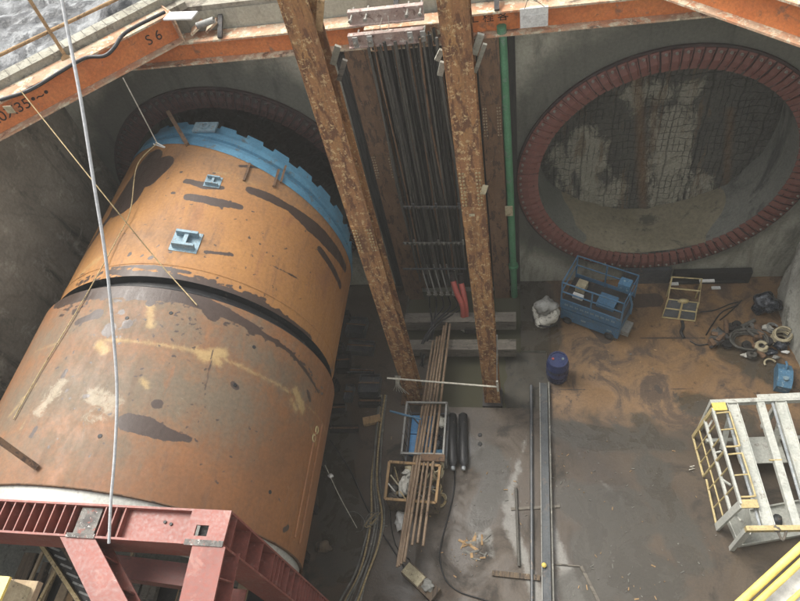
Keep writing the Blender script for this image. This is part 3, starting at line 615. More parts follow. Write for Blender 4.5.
# groove and end rims
M = Matrix.Translation((AX, 0, AZ)) @ Matrix.Rotation(-PI / 2, 4, 'X')
mb = MB(); mb.lathe([(3.25, 6.78), (3.2, 6.83), (2.96, 6.84), (2.96, 7.1), (3.09, 7.11), (3.13, 7.12)], M, 128, False); mb.build('articulation_joint', 'black_rubber', tbm)
mb = MB(); mb.lathe([(3.252, 2.95), (3.262, 2.93), (3.20, 2.93), (3.20, 4.6)], M, 128); mb.build('tail_skin_rim', 'rust_dark', tbm)
mb = MB(); mb.lathe([(3.135, 7.42), (3.145, 7.43), (3.145, 7.45), (3.135, 7.46)], M, 128); mb.build('weld_bead', 'shell_front', tbm)
mb = MB(); mb.lathe([(3.19, 2.35), (3.19, 4.4)], M, 128); mb.lathe([(3.19, 2.35), (2.88, 2.35), (2.88, 4.4)], M, 128, False); o = mb.build('segment_lining', 'white_paint', tbm); o['label'] = 'white concrete segment ring inside the tail'
mb = MB(); mb.lathe([(3.18, 4.4), (.02, 4.4)], M, 64, False); mb.build('rear_bulkhead', 'dark_steel', tbm)
# seams on the rear shell: long weld bars
def on_shell(a, y, r): return Vector((AX + r * math.sin(a), y, AZ + r * math.cos(a)))
mb = MB()
for (u0, v0), (u1, v1) in (((318, 418), (302, 548)), ((313, 425), (297, 540))):
    a0, ya = fc(u0, v0, RR); a1, yb = fc(u1, v1, RR); a0 = (a0 + a1) / 2
    mb.tube([on_shell(a0, ya + (yb - ya) * t, RR + .012) for t in (0, .25, .5, .75, 1)], .022, 8)
mb.build('grease_pipe', 'shell_rear', tbm)
# blue cutter head rim, stepped and castellated
def blue_ring():
    mb = MB(); A = np.linspace(-PI, PI, 241); prof = [(RF + .012, -.02), (RF + .012, .16), (RF - .10, .18), (RF - .10, .34), (RF - .04, .36), (RF - .04, .50), (RF - .12, .52), (RF - .12, .74), (RF - .3, .76), (RF - .3, .3)]
    vs = []; fs = []
    for r, dy in prof:
        for a in A: vs.append(on_shell(a, front_y(a) + dy * (1 + .12 * math.cos(a)), r))
    n = len(A)
    for j in range(len(prof) - 1):
        for i in range(n - 1): q = j * n + i; fs.append((q, q + 1, q + n + 1, q + n))
    mb.add(vs, fs); mb.build('cutter_head_rim', 'blue_steel', tbm)
    mb = MB()
    vs = [on_shell(a, front_y(a) + .4, RF - .28) for a in A[:-1]] + [on_shell(0, 11.3, .01)]; k = len(A) - 1
    mb.add(vs, [(i, (i + 1) % k, k) for i in range(k)]); mb.build('cutter_head_face', 'dark_steel', tbm)
    for k in range(28):
        a0 = -PI + 2 * PI * k / 28; da = .075
        if abs(a0) > 2.4: continue
        mb = MB(); vs = []
        for r in (RF - .22, RF - .12):
            for a, dy in ((a0 - da, .72), (a0 + da, .72), (a0 + da * .85, .93), (a0 - da * .85, .93)): vs.append(on_shell(a, front_y(a) + dy, r))
        mb.add(vs, [(0, 3, 2, 1), (4, 5, 6, 7), (0, 1, 5, 4), (1, 2, 6, 5), (2, 3, 7, 6), (3, 0, 4, 7)]); mb.build('cutter_tooth', 'blue_steel', tbm)
blue_ring()
a_, y_ = fc(205, 132, RF - .05)
mb = MB(); Mx = Matrix.Translation(on_shell(a_, y_ + .1, RF - .02)) @ Matrix.Rotation(a_, 4, 'Y')
mb.box((-.28, -.16, 0), (.28, .16, .05), Mx); mb.lathe([(.11, .052), (.11, .09), (.07, .09), (.07, .052)], Mx, 16, False); mb.build('rim_port', 'lug_blue', tbm)
a_, y_ = fc(222, 142, RF)
# H-shaped lifting lugs
def lug(u, v, s, name='lifting_lug'):
    a_, y_ = fc(u, v, RF); Mx = Matrix.Translation(on_shell(a_, y_, RF - .01)) @ Matrix.Rotation(a_, 4, 'Y')
    mb = MB(); mb.box((-.22 * s, .13 * s, 0), (.22 * s, .19 * s, .16 * s), Mx); mb.box((-.22 * s, -.19 * s, 0), (.22 * s, -.13 * s, .16 * s), Mx)
    mb.box((-.04 * s, -.13 * s, 0), (.04 * s, .13 * s, .12 * s), Mx); mb.box((-.28 * s, -.26 * s, 0), (.28 * s, .26 * s, .016), Mx); mb.build(name, 'lug_blue', tbm)
lug(186, 242, 1.0); lug(213, 182, .62)
# recessed pocket plates near the front rim
for (u, v, w) in ((247, 172, .05), (276, 178, .05), (283, 174, .04)):
    a_, y_ = fc(u, v, RF); Mx = Matrix.Translation(on_shell(a_, y_, RF)) @ Matrix.Rotation(a_, 4, 'Y')
    mb = MB(); mb.box((-w / 2, -.3, 0), (w / 2, .25, .05), Mx); mb.build('edge_plate', 'rust_dark', tbm)
for (u, v) in ((127, 318), (254, 347), (171, 313), (235, 385), (100, 436), (270, 492)):
    a_, y_ = fc(u, v, RR); Mx = Matrix.Translation(on_shell(a_, y_, RR - .004)) @ Matrix.Rotation(a_, 4, 'Y')
    mb = MB(); mb.lathe([(.0, .012), (.035, .012), (.04, .0)], Mx, 10, False); mb.build('port_plug', 'black', tbm)
a_, y_ = fc(316, 436, RR)
for k, (u, v) in enumerate(((316, 430), (313, 438))):
    a_, y_ = fc(u, v, RR); Mx = Matrix.Translation(on_shell(a_, y_, RR + .02)) @ Matrix.Rotation(a_, 4, 'Y')
    mb = MB(); mb.lathe([(.05, 0), (.07, .015), (.09, 0), (.07, -.015), (.05, 0)], Mx, 14); mb.build('eye_ring', 'rail_yellow', tbm)
# cradle under the shield
cr = thing('launch_cradle', (AX, 6, 0), 'dark steel launch cradle carrying the rusty shield off the pit floor', 'cradle')
for sx in (-1, 1):
    mb = MB(); mb.hbeam((AX + sx * 1.6, 2.4, .6), (AX + sx * 1.6, 11.4, .6), 1.2, .5, .03, .04); mb.build('rail_beam', 'dark_steel', cr)
    for k in range(8):
        mb = MB(); mb.bar((AX + sx * 1.6, 2.8 + k * 1.2, .25), (AX + sx * 2.1, 2.8 + k * 1.2, .25), .2, .5); mb.build('outrigger', 'dark_steel', cr)
for k in range(5):
    mb = MB(); mb.hbeam((AX - 1.3, 3 + k * 2, .35), (AX + 1.3, 3 + k * 2, .35), .4, .3); mb.build('cross_beam', 'dark_steel', cr)
# ================================================================== WALERS, STRUTS, RIM
def hb_part(name, a, b, h, w, mat, parent, tw=.03, tf=.035, up=(0, 0, 1)):
    mb = MB(); mb.hbeam(a, b, h, w, tw, tf, up); return mb.build(name, mat, parent)
def split_beam(root, a, b, h, w, side, webmat='orange_paint', flmat='orange_flange', stiff=None):
    """H beam as web and two flanges"""
    a, b = Vector(a), Vector(b)
    mb = MB(); mb.bar(a, b, .04, h - .08); mb.build('web', webmat, root)
    for s in (-1, 1):
        mb = MB(); mb.bar(a + Vector((0, 0, s * (h / 2 - .02))), b + Vector((0, 0, s * (h / 2 - .02))), w, .04); mb.build('flange', flmat, root)
    if stiff:
        M, L = frame(a, b)
        for t in stiff:
            mb = MB(); mb.box((-w / 2 + .02, t, -h / 2 + .041), (-.021, t + .025, h / 2 - .041), M); mb.box((.021, t, -h / 2 + .041), (w / 2 - .02, t + .025, h / 2 - .041), M); mb.build('stiffener', webmat, root)
WY, WZ0, WZ1 = 12.44, 8.62, 9.16          # waler centre line, bottom, top
wal = thing('waler_beam', (-6, WY, WZ0), 'orange steel waler beam along the end wall left of the rusty columns', 'steel beam')
split_beam(wal, (-10.6, WY, (WZ0 + WZ1) / 2), (-3.15, WY, (WZ0 + WZ1) / 2), WZ1 - WZ0, .42, 1)
wal2 = thing('waler_beam', (3, WY, WZ0), 'orange steel waler beam above the right tunnel opening with dark painted characters', 'steel beam')
split_beam(wal2, (-1.0, WY, (WZ0 + WZ1) / 2), (7.3, WY, (WZ0 + WZ1) / 2), WZ1 - WZ0, .42, 1)
# dark stencilled characters on the right waler's web
p = fy(484, 17, WY - .03)
p = fy(488, 18, WY - .03)
text_part('工 程 客', .235, Matrix.Translation((p.x, WY - .024, p.z)) @ Matrix.Rotation(PI / 2, 4, 'X'), 'letter_dark', wal2)
# corner struts resting on the walers
def strut(a, b, label, texts):
    a, b = Vector(a), Vector(b); root = thing('corner_strut', ((a.x + b.x) / 2, (a.y + b.y) / 2, a.z - .35), label, 'steel beam')
    split_beam(root, a, b, .66, .44, 1, stiff=[.45, .9] if texts else None)
    mb = MB(); mb.bar(a + (b - a).normalized() * -.03, a, .5, .72); mb.build('end_plate', 'orange_flange', root)
    M, L = frame(a, b)
    for s, sz, t, side, z in texts:
        T = M @ Matrix.Translation((side * .024, t, z)) @ Matrix(((0, 0, side, 0), (side, 0, 0, 0), (0, 1, 0, 0), (0, 0, 0, 1)))
        text_part(s, sz, T, 'letter_dark', root)
    return root
d45 = Vector((-1, -1, 0)).normalized()
a = Vector((-7.32, 12.36, 9.52)); b = a + d45 * 5.6
# text position measured along the beam from its wall end, on the face that looks into the pit
sl = strut(a, b, 'orange diagonal corner strut with dark stencilled lettering at top left', [])
M_, L_ = frame(a, b)
def strut_text(root, s, size, u, v, a, b, side):
    """lettering on the pit side of the web, upright and reading left to right from the pit"""
    dr = (b - a).normalized(); nrm = Vector((dr.y, -dr.x, 0)) * side; o = a + nrm * .024
    r = Vector(ray(u, v)); t = (Vector((0, 0, CAM_H)) - o).dot(nrm) / (-r.dot(nrm)); pt = Vector((0, 0, CAM_H)) + r * t
    x = Vector((0, 0, 1)).cross(nrm); T = Matrix(((x.x, 0, nrm.x, pt.x), (x.y, 0, nrm.y, pt.y), (0, 1, 0, pt.z), (0, 0, 0, 1)))
    text_part(s, size, T, 'letter_dark', root)
side = 1 if Vector((d45.y, -d45.x, 0)).dot(Vector((1, -1, 0))) > 0 else -1
strut_text(sl, 'S 6', .30, 154, 38, a, b, side); strut_text(sl, '20X35', .30, 11, 112, a, b, side); strut_text(sl, '•~•', .3, 40, 96, a, b, side)
mb = MB(); q = fz(10, 107, 9.78); mb.box((q.x - .09, q.y - .06, q.z - .1), (q.x + .09, q.y - .05, q.z + .06)); o = mb.build('label_plate', 'cream', sl)
a = Vector((2.62, 12.36, 9.52)); b = a + Vector((1, -1, 0)).normalized() * 6.2
sr = thing('corner_strut', (4.5, 10, 9.17), 'rust stained orange diagonal corner strut at top right', 'steel beam')
split_beam(sr, a + Vector((.0, .0, 0)), b, .66, .44, 1, flmat='orange_flange')
a2 = a + Vector((.75, .35, 0)); sr2 = thing('corner_strut', (5.3, 10.6, 9.17), 'second orange diagonal strut behind the right corner strut', 'steel beam')
split_beam(sr2, a2 + Vector((.1, 0, .14)), b + Vector((.75, .35, .14)), .5, .4, 1)

# rim: concrete cap, kerbs and boards behind the walers
mb = MB(); mb.box((-8.4, 12.70, 9.16), (6.5, 13.1, RIM + .1))
solo('rim_kerb', mb, 'concrete_cap', 'long stained concrete kerb on the pit rim above the end wall', 'kerb')
mb = MB(); mb.box((-7.0, 13.5, RIM + .01), (7.5, 13.75, RIM + .26)); 
solo('rim_kerb', mb, 'orange_flange', 'pale beam lying on the rim behind the concrete kerb', 'beam')
a = Vector((-7.3, 12.98, 9.9)); L = 6.0
kb = thing('rim_channel', (a.x, a.y, 9.7), 'pale ribbed steel channel along the tarpaulin edge above the left strut', 'kerb')
mb = MB(); mb.bar(a, a + d45 * L, .34, .2); mb.build('channel', 'kerb_pale', kb)
for k in range(24):
    mb = MB(); c = a + d45 * (.2 + k * .24); mb.bar(c + Vector((-.12, .12, .103)), c + Vector((.12, -.12, .103)), .012, .008); mb.build('rib', 'timber_grey', kb)
mb = MB(); a3 = a + Vector((.2, -.2, -.14)); mb.bar(a3, a3 + d45 * L, .26, .14)
solo('rim_board', mb, 'concrete_cap', 'tan mortar strip between ribbed channel and left strut', 'kerb')
mb = MB(); pts = [fz(0, 100, 9.88), fz(30, 90, 9.9), fz(60, 72, 9.92), (fz(85, 58, 9.95)), fz(104, 56, 9.95), fz(114, 48, 9.98), fz(122, 36, 10), fz(135, 27, 10), fz(165, 12, 10)]
mb.tube(spline(pts, 6), .038, 8); solo('drain_hose', mb, 'black_rubber', 'black hose snaking along the top of the left orange strut', 'hose')
# crumpled tarpaulin
def tarp():
    n, k = 150, 90; o = Vector((-6.9, 13.7, 9.8)); u = Vector((-1, -1, 0)).normalized(); w = Vector((-1, 1, 0)).normalized(); vs = []; fs = []
    for j in range(k + 1):
        for i in range(n + 1):
            s_, t_ = 9.5 * i / n - 2.2, 4.6 * j / k
            h = .10 * abs(math.sin(1.7 * s_ + 2.2 * math.sin(1.3 * t_)) + .6 * math.sin(4.1 * t_ + 3 * math.sin(1.1 * s_))) + .05 * abs(math.sin(7 * s_ + 5 * t_)) + .06 * abs(math.sin(3.3 * s_ - 4.9 * t_)) + .02 * rng.uniform()
            h *= min(1, t_ * 3 + .1)
            p = o + u * s_ + w * (t_ + .06 * math.sin(5 * s_)); vs.append((p.x, p.y, p.z + h))
    for j in range(k):
        for i in range(n): q = j * (n + 1) + i; fs.append((q, q + 1, q + n + 2, q + n + 1))
    mb = MB(); mb.add(vs, fs, True); solo('tarpaulin', mb, 'tarp_mat', 'crumpled silver and black plastic tarpaulin on the rim at top left', 'tarpaulin')
tarp()
mb = MB(); mb.tube([fz(66, 57, 9.85), fz(66, 57, 9.85) + Vector((0, 0, 1.4))], .035, 10); mb.tube([fz(66, 59, 9.83), fz(66, 59, 9.86)], .09, 10)
solo('guard_post', mb, 'timber_tan', 'rusty upright scaffold tube rising from the rim channel at top left', 'post')
pa, pb = fz(0, 55, 10.4), fz(115, 0, 10.4)
mb = MB(); mb.tube([pa + (pa - pb) * .2, pb + (pb - pa) * .4], .035, 10)
solo('guard_rail', mb, 'timber_tan', 'long tan scaffold tube rail over the tarpaulin at top left', 'rail')
# things on the rim by the left strut's end
mb = MB(); c = fz(181, 16, 9.98); mb.bar(c + Vector((-.34, .05, 0)), c + Vector((.34, -.08, .02)), .28, .03)
solo('board', mb, 'deck_white', 'small white board lying on the end of the left strut', 'board')
rj = thing('gusset_plate', fz(190, 35, 9.2), 'tan gusset plates joining left strut and waler', 'bracket')
for k, (u, v, w_) in enumerate(((192, 32, .30), (207, 30, .22))):
    c = fz(u, v, 9.25); mb = MB(); mb.bar(c, c + Vector((.28, .06, .16)), w_, .05); mb.build('plate', 'orange_flange', rj)
mb = MB(); mb.tube([fz(197, 26, 9.5), fz(214, 20, 9.55)], .07, 10); mb.build('jack', 'grey_pale', rj)
for (u, v) in ((218, 22), (395, 3), (497, 8)):
    c = fy(u, v, 12.45); mb = MB(); mb.bar(Vector((c.x, 12.25, WZ1 + .03)), Vector((c.x, 13.2, WZ1 + .62)), .1, .05)
    solo('rim_brace', mb, 'dark_steel', {218: 'dark short brace behind the waler near the left strut', 395: 'dark short brace above the pink clamp frame', 497: 'dark short brace above the painted characters'}[u], 'brace')
# white hanging plate on the right waler
c = fy(534, 17, 12.18); hp = thing('hanging_plate', (c.x, 12.16, c.z - .2), 'blank pale plate wired to the right orange waler', 'plate')
mb = MB(); mb.box((c.x - .27, 12.15, c.z - .2), (c.x + .27, 12.18, c.z + .2)); mb.build('plate', 'white_flat', hp)
mb = MB(); mb.box((c.x - .22, 12.142, c.z - .17), (c.x + .25, 12.149, c.z + .06)); mb.build('panel', 'deck_white', hp)
mb = MB(); mb.tube(spline([(c.x - .18, 12.16, c.z + .2), (c.x - .1, 12.2, c.z + .36), (c.x + .05, 12.2, c.z + .3), (c.x + .2, 12.16, c.z + .2)]), .006, 5); mb.build('wire', 'black', hp)

# ================================================================== COLUMNS
def column(x0, x1, y0, y1, z1, mat, label, splices, z0=-.02):
    root = thing('steel_column', ((x0 + x1) / 2, (y0 + y1) / 2, z0), label, 'steel column', 'rusty steel columns standing between the tunnels')
    t = .03
    mb = MB(); mb.box((x0, y0, z0), (x1, y0 + t, z1)); mb.build('flange', mat, root)
    mb = MB(); mb.box((x0, y1 - t, z0), (x1, y1, z1)); mb.build('flange', mat, root)
    xm = (x0 + x1) / 2; mb = MB(); mb.box((xm - .012, y0 + t, z0), (xm + .012, y1 - t, z1)); mb.build('web', mat, root)
    for zs in splices:
        z_, h = zs
        mb = MB(); mb.box((x0 + .01, y0 - .022, z_), (x1 - .01, y0 - .001, z_ + h)); mb.box((x0 - .004, y0 - .012, z_ - .03), (x1 + .004, y0 - .001, z_ - .002)); pl = mb.build('splice_plate', mat, root)
        bm_ = MB(); rows = int(h / .085)
        for r_ in range(rows):
            for cx_ in (x0 + .045, x0 + .10, x1 - .10, x1 - .045):
                bm_.lathe([(.019, -.001), (.019, .022), (.0, .024)], Matrix.Translation((cx_, y0 - .022, z_ + .05 + r_ * .085)) @ Matrix.Rotation(PI / 2, 4, 'X'), 6, False)
        bm_.build('bolts', 'rope_tan' if mat == 'rust_column' else 'timber', pl)
        mb = MB(); mb.box((xm + .013, y0 + .05, z_), (xm + .03, y1 - .05, z_ + h)); pl = mb.build('splice_plate', mat, root)
        bm_ = MB()
        for r_ in range(rows):
            for cy_ in (y0 + .1, y0 + .16, y1 - .16, y1 - .1):
                bm_.lathe([(.019, -.001), (.019, .022), (.0, .024)], Matrix.Translation((xm + .03, cy_, z_ + .05 + r_ * .085)) @ Matrix.Rotation(PI / 2, 4, 'Y'), 6, False)
        bm_.build('bolts', 'rope_tan' if mat == 'rust_column' else 'timber', pl)
    return root
def zat(u, v, y): return fy(u, v, y).z
cl = column(-3.30, -2.87, 8.4, 8.83, 13.2, 'rust_column', 'front left tall rusty column leaning over the shield side, mottled ochre', [(zat(370, 251, 8.4), .75)])
cr_ = column(-1.10, -.67, 8.4, 8.83, 13.2, 'rust_column', 'front right tall rusty column whose foot stands in the sump water', [(zat(470, 206, 8.4), .9)])
bl = column(-3.70, -3.14, 12.2, 12.56, 8.62, 'rust_dark', 'back left dark brown column behind the front left one', [(zat(387, 178, 12.2), .8)], -1.6)
br = column(-.88, -.42, 12.2, 12.56, 8.62, 'rust_dark', 'back right dark brown column beside the green pipe', [(zat(484, 137, 12.2), .9)], -1.6)
# concrete foot plates
mb = MB(); mb.box((-1.16, 8.3, -.3), (-.62, 8.88, .04)); mb.build('foot', 'dark_steel', cr_)
mb = MB(); mb.box((-3.45, 8.27 + .03, .0), (-2.72, 8.92, .05)); mb.build('foot', 'rust_dark', cl)
# pale stubs welded on the columns near the frame
def stub(root, u0, v0, u1, v1, y, w, mat='kerb_pale'):
    mb = MB(); p0, p1 = fy(u0, v0, y), fy(u1, v1, y + .02); mb.bar(p0, p1, w, .05, (0, 1, 0)); mb.build('bracket', mat, root)
stub(cr_, 442, 50, 437, 60, 8.7, .08); stub(cr_, 443, 62, 440, 75, 8.75, .09)
stub(cr_, 481, 34, 474, 54, 8.6, .1); stub(cr_, 485, 44, 475, 72, 8.7, .06)
stub(cl, 321, 0, 319, 30, 8.5, .1, 'timber_tan'); stub(cl, 338, 46, 333, 64, 8.8, .1); stub(cl, 345, 60, 339, 80, 8.8, .08, 'timber_grey')
# white tape scraps on the front right column
for (u, v, rz) in ((484, 190, .3), (472, 215, 0)):
    c = fy(u, v, 8.37); mb = MB(); mb.box((-.05, -.008, -.1 if rz else -.03), (.05, .0, .12 if rz else .03), Matrix.Translation(c) @ Matrix.Rotation(rz, 4, 'Y')); mb.build('tag_plate', 'cream', cr_)

# ================================================================== PIPES IN THE BAY
gp = thing('green_pipe', (-.27, 12.28, -1), 'green painted vertical pipe beside the back right column', 'pipe')
mb = MB(); mb.tube([(-.36, 12.33, 8.8), (-.31, 12.3, 5), (-.28, 12.28, -1.2)], .1, 14); mb.build('pipe', 'green_pipe', gp)
for v_, r_ in ((266, .15), (330, .14)):
    mb = MB(); mb.lathe([(.101, -.05), (r_, -.05), (r_, .05), (.101, .05)], Matrix.Translation((-.29, 12.29, zat(512, v_, 12.29))), 14, False); mb.build('coupling', 'green_pipe', gp)
mb = MB(); c = fy(509, 211, 12.18); mb.box((c.x - .1, 12.16, c.z - .17), (c.x + .1, 12.195, c.z + .17)); mb.build('tag_plate', 'cream', gp)
pw = thing('board_wall', (-2, YW - .1, 0), 'dark weathered upright boards behind the bundle of hanging pipes', 'boarding')
xx = -4.05
while xx < -.2:
    w_ = random.uniform(.14, .24); mb = MB(); mb.box((xx, YW - .11 + random.uniform(0, .04), 0), (xx + w_ - .012, YW - .02, 8.6)); mb.build('board', 'wall_timber', pw); xx += w_
gpn = 'grout pipes hanging between the columns'
first = None; k = 0; xx = -3.12
while xx < -1.0:
    r_ = random.choice([.014, .02, .026, .032, .018])
    top = 9.0; bot = random.uniform(.9, 1.4) if xx < -1.75 else random.uniform(1.3, 2.0)
    yy = 11.75 + random.uniform(0, .45); mb = MB(); sx = random.uniform(-.05, .05)
    n_ = 9; mb.tube([(xx + sx * math.sin(i * .9 + k), yy + .03 * math.sin(i + k), top + (bot - top) * i / (n_ - 1)) for i in range(n_)], r_, 7)
    solo('grout_pipe', mb, ('pipe_dark', 'pipe_dark', 'wall_timber', 'pipe_dark', 'rust_dark', 'pipe_dark')[k % 6], 'thin dark vertical pipe in the hanging bundle between the rusty columns', 'pipe', gpn)
    xx += r_ * 2 + random.uniform(-.004, .014); k += 1
# horizontal clamp rows on the pipes
for (v, n_, mat) in ((207, 14, 'pipe_dark'), (243, 13, 'pipe_rust'), (269, 1, 'grey_steel')):
    p0, p1 = fy(403, v, 11.68), fy(466, v, 11.68); cb = thing('pipe_clamp', p0, {207: 'upper dark clamp bar across the hanging pipes', 243: 'middle clamp bar with pale bolts across the hanging pipes', 269: 'lower thin clamp bar across the hanging pipes'}[v], 'clamp')
    mb = MB(); mb.bar(p0, p1, .04, .05); mb.build('bar', 'pipe_dark' if v < 260 else 'grey_steel', cb)
    if n_ > 1:
        for j in range(n_):
            c = p0.lerp(p1, (j + .5) / n_); mb = MB(); mb.box((c.x - .025, c.y - .06, c.z - .02), (c.x + .025, c.y - .02, c.z + .05 + (.12 if j % 5 == 2 else 0))); mb.build('bolt', 'grey_steel' if v != 243 else 'hose_grey', cb)
# pink clamp frame on the waler line between the columns
cf = thing('clamp_frame', (-2.3, 12.1, 8.6), 'pinkish double channel clamp frame with bolts above the hanging pipes', 'clamp')
yF = 11.9
for (v0, v1, nm) in ((9, 22, 'top_channel'), (33, 44, 'lower_channel')):
    za, zb = zat(385, v1, yF), zat(385, v0, yF); xa, xb = fy(349, v1, yF).x, fy(425, v1, yF).x
    mb = MB(); mb.box((xa, yF, za), (xb, yF + .03, zb)); mb.box((xa, yF + .03, zb - .03), (xb, yF + .12, zb)); mb.box((xa, yF - .07, za - .01), (xb, yF - .001, za + .015)); mb.build(nm, 'pink_steel', cf)
z0_, z1_ = zat(385, 40, yF), zat(385, 12, yF)
for u in (354, 369, 410, 423):
    x_ = fy(u, 25, yF).x
    mb = MB(); mb.box((x_ - .05, yF - .2, z0_), (x_ + .05, yF - .161, z0_ + .22)); mb.build('clamp_plate', 'grey_pale', cf)
    for zz in (z0_ + .1, z1_):
        mb = MB(); mb.tube([(x_, yF - .26, zz), (x_, yF + .28, zz)], .022, 8); mb.lathe([(.0, .0), (.04, 0), (.04, .05), (.0, .05)], Matrix.Translation((x_, yF - .2, zz)) @ Matrix.Rotation(PI / 2, 4, 'X'), 6, False); mb.build('bolt', 'bolt_pale', cf)
mb = MB(); mb.tube(spline([fy(382, 18, 11.7), fy(380, 28, 11.68), fy(386, 31, 11.68), fy(389, 27, 11.68), fy(388, 16, 11.7)]), .008, 5); mb.build('wire_loop', 'rope_white', cf)
tw = thing('tie_beam', (-2.2, 12.3, 8.7), 'pale flat beam behind the pink clamp frame joining the orange walers', 'steel beam')
mb = MB(); mb.hbeam((-3.14, 12.3, 8.88), (-.96, 12.3, 8.88), .5, .4); mb.build('beam', 'orange_flange', tw)
# pipe bottoms: valves and black hoses running down to the left
for j in range(6):
    u = 397 + j * 7 + 31; u = 429 + j * 6.2; c = fy(u, 293, 11.6)
    rt = thing('grout_valve', c, '%s valve from the left at the foot of the hanging pipes' % ['first', 'second', 'third', 'fourth', 'fifth', 'sixth'][j], 'valve', 'valves at the foot of the hanging pipes')
    mb = MB(); mb.tube([c + Vector((-.12, .2, 1.1)), c], .022, 8); mb.build('pipe', 'grey_pale', rt)
    mb = MB(); mb.lathe([(.03, -.1), (.05, -.1), (.05, .06), (.03, .06)], Matrix.Translation(c), 10, False); mb.tube([c + Vector((-.06, -.06, 0)), c + Vector((.08, -.06, 0))], .022, 6); mb.build('valve_body', 'bolt_pale', rt)
    e = fz(431 - j * 2.5 + (j % 2) * 3, 338 + j * 2, .35); e2 = fz(415 + j * 2, 372, -.1) if j % 2 else fz(420 + 3 * j, 352, 0.05)
    mb = MB(); mb.tube(spline([c + Vector((0, 0, -.1)), c + Vector((-.03 + .02 * j, -.15, -.5)), c.lerp(e, .6) + Vector((.05, 0, .1)), e, e2]), .026, 8); mb.build('hose', 'black_rubber', rt)
# red hoses
for j, (pts) in enumerate(([(453, 281), (457, 293), (463, 308), (463, 326)], [(461, 283), (464, 296), (466, 312), (466, 328)])):
    P = [fy(pts[0][0], pts[0][1], 11.6), fy(pts[1][0], pts[1][1], 11.3), fy(pts[2][0], pts[2][1], 11.05), fy(pts[3][0], pts[3][1], 10.95)]
    rt = thing('red_hose', P[-1], ['left one of two red hoses dropping behind the front right column', 'right one of two red hoses dropping behind the front right column'][j], 'hose')
    mb = MB(); mb.tube(spline(P), .085, 12); mb.build('hose', 'red_hose', rt)
    mb = MB(); mb.tube([P[0], P[0] + Vector((0, .1, .3))], .085, 10); mb.build('connector', 'dark_steel', rt)
    mb = MB(); mb.lathe([(.075, -.05), (.13, -.05), (.13, .02), (.075, .02)], Matrix.Translation(P[-1] + Vector((0, 0, -.02))), 16, False); mb.build('collar', 'rope_white', rt)
# timber sleepers across the bay
for (p, q, h, lb, mt) in ((fz(411, 318, .55), fz(516, 321, .55), .42, 'pale weathered timber beam behind the red hoses', 'timber_grey'), (fz(406, 342, .45), fz(516, 352, .45), .38, 'pale weathered timber beam at the back edge of the sump', 'timber_grey')):
    p.y = q.y = (p.y + q.y) / 2; p.x -= .2
    rt = thing('timber_beam', (p.x, p.y, 0), lb, 'timber beam')
    for k in range(2):
        mb = MB(); mb.bar(p + Vector((0, k * .19, -h / 2 - .04 * k)), q + Vector((0, k * .19, -h / 2 - .04 * k)), .18, h); mb.build('baulk', mt, rt)
mb = MB(); mb.box((-1.75, 10.72, 0), (-1.2, 11.1, .2)); solo('foot_block', mb, 'dark_steel', 'dark steel block between the two timber beams under the red hoses', 'block')

# thin pale bar lashed across the front columns
lb = thing('tie_bar', fz(442, 383, .3), 'thin pale bar tied across the feet of the front columns', 'bar')
mb = MB(); p, q = fy(387, 378, 8.2), fy(498, 387, 8.2); mb.tube([p, q], .025, 8); mb.build('bar', 'rope_white', lb)
mb = MB(); q2 = fy(497, 335, 8.34); mb.tube([fy(497, 387, 8.17), q2], .016, 6); mb.build('upright', 'grey_pale', lb)
mb = MB(); mb.tube([fy(497, 381, 8.16), fy(498, 391, 8.16)], .03, 6); mb.build('clip', 'rope_white', lb)
c = fy(396, 378, 8.3); mb = MB()
for k in range(6): mb.tube(spline([c + Vector((.03 * k, 0, .12)), c + Vector((-.02 + .02 * k, -.12, -.15)), c + Vector((-.15 + .08 * k, -.1, -.5 - .04 * k))]), .008, 5)
mb.build('lashing', 'rope_white', lb)

# ================================================================== BLUE SCISSOR LIFT
lift = thing('scissor_lift', (2.0, 11.35, 0), 'blue scissor lift platform with guard rails parked under the right opening', 'lift')
ex = Vector((2.49 - 1.05, 10.48 - 11.19, 0)).normalized(); ey = Vector((-ex.y, ex.x, 0))
LM = Matrix(((ex.x, ey.x, 0, 1.05), (ex.y, ey.y, 0, 11.19), (0, 0, 1, 0), (0, 0, 0, 1)))
LL, LWd = 1.72, 1.05
def lb_(name, lo, hi, mat, par=lift):
    mb = MB(); mb.box(lo, hi, LM); return mb.build(name, mat, par)
lb_('chassis', (.0, .0, .12), (LL, LWd - .02, .60), 'lift_blue')
lb_('scissor_stack', (.08, .1, .601), (LL - .08, LWd - .1, .78), 'dark_steel')
dk = lb_('deck', (-.02, 0, .781), (LL + .02, LWd, .86), 'dark_steel')
lb_('side_skirt', (-.02, -.03, .68), (LL + .02, -.001, 1.08), 'lift_blue')
lb_('toe_board', (-.02, LWd + .001, .861), (LL + .02, LWd + .02, 1.0), 'lift_blue'); lb_('control_box', (LL - .42, LWd - .32, 1.35), (LL - .1, LWd - .05, 1.6), 'box_blue'); 
lb_('tool_bag', (.18, .55, .861), (.45, .85, 1.1), 'cream'); lb_('white_box', (.2, .3, .861), (.5, .42, 1.0), 'white_flat'); lb_('battery_case', (.9, .3, .861), (1.4, .7, 1.05), 'lift_blue')
for k in range(10):   # worn white marks in place of the illegible lettering band
    x_ = .12 + k * .15; mb = MB()
    mb.box((x_, -.034, .86), (x_ + .03, -.0305, .94), LM); mb.box((x_ + .04, -.034, .87), (x_ + .10, -.0305, .895), LM); mb.box((x_ + .045, -.034, .91), (x_ + .095, -.0305, .935), LM); mb.build('lettering', 'lug_blue', lift)
for x_ in (.62, 1.38):
    mb = MB(); mb.box((x_, -.004, .33), (x_ + .14, -.0005, .40), LM); mb.build('lettering', 'lug_blue', lift)
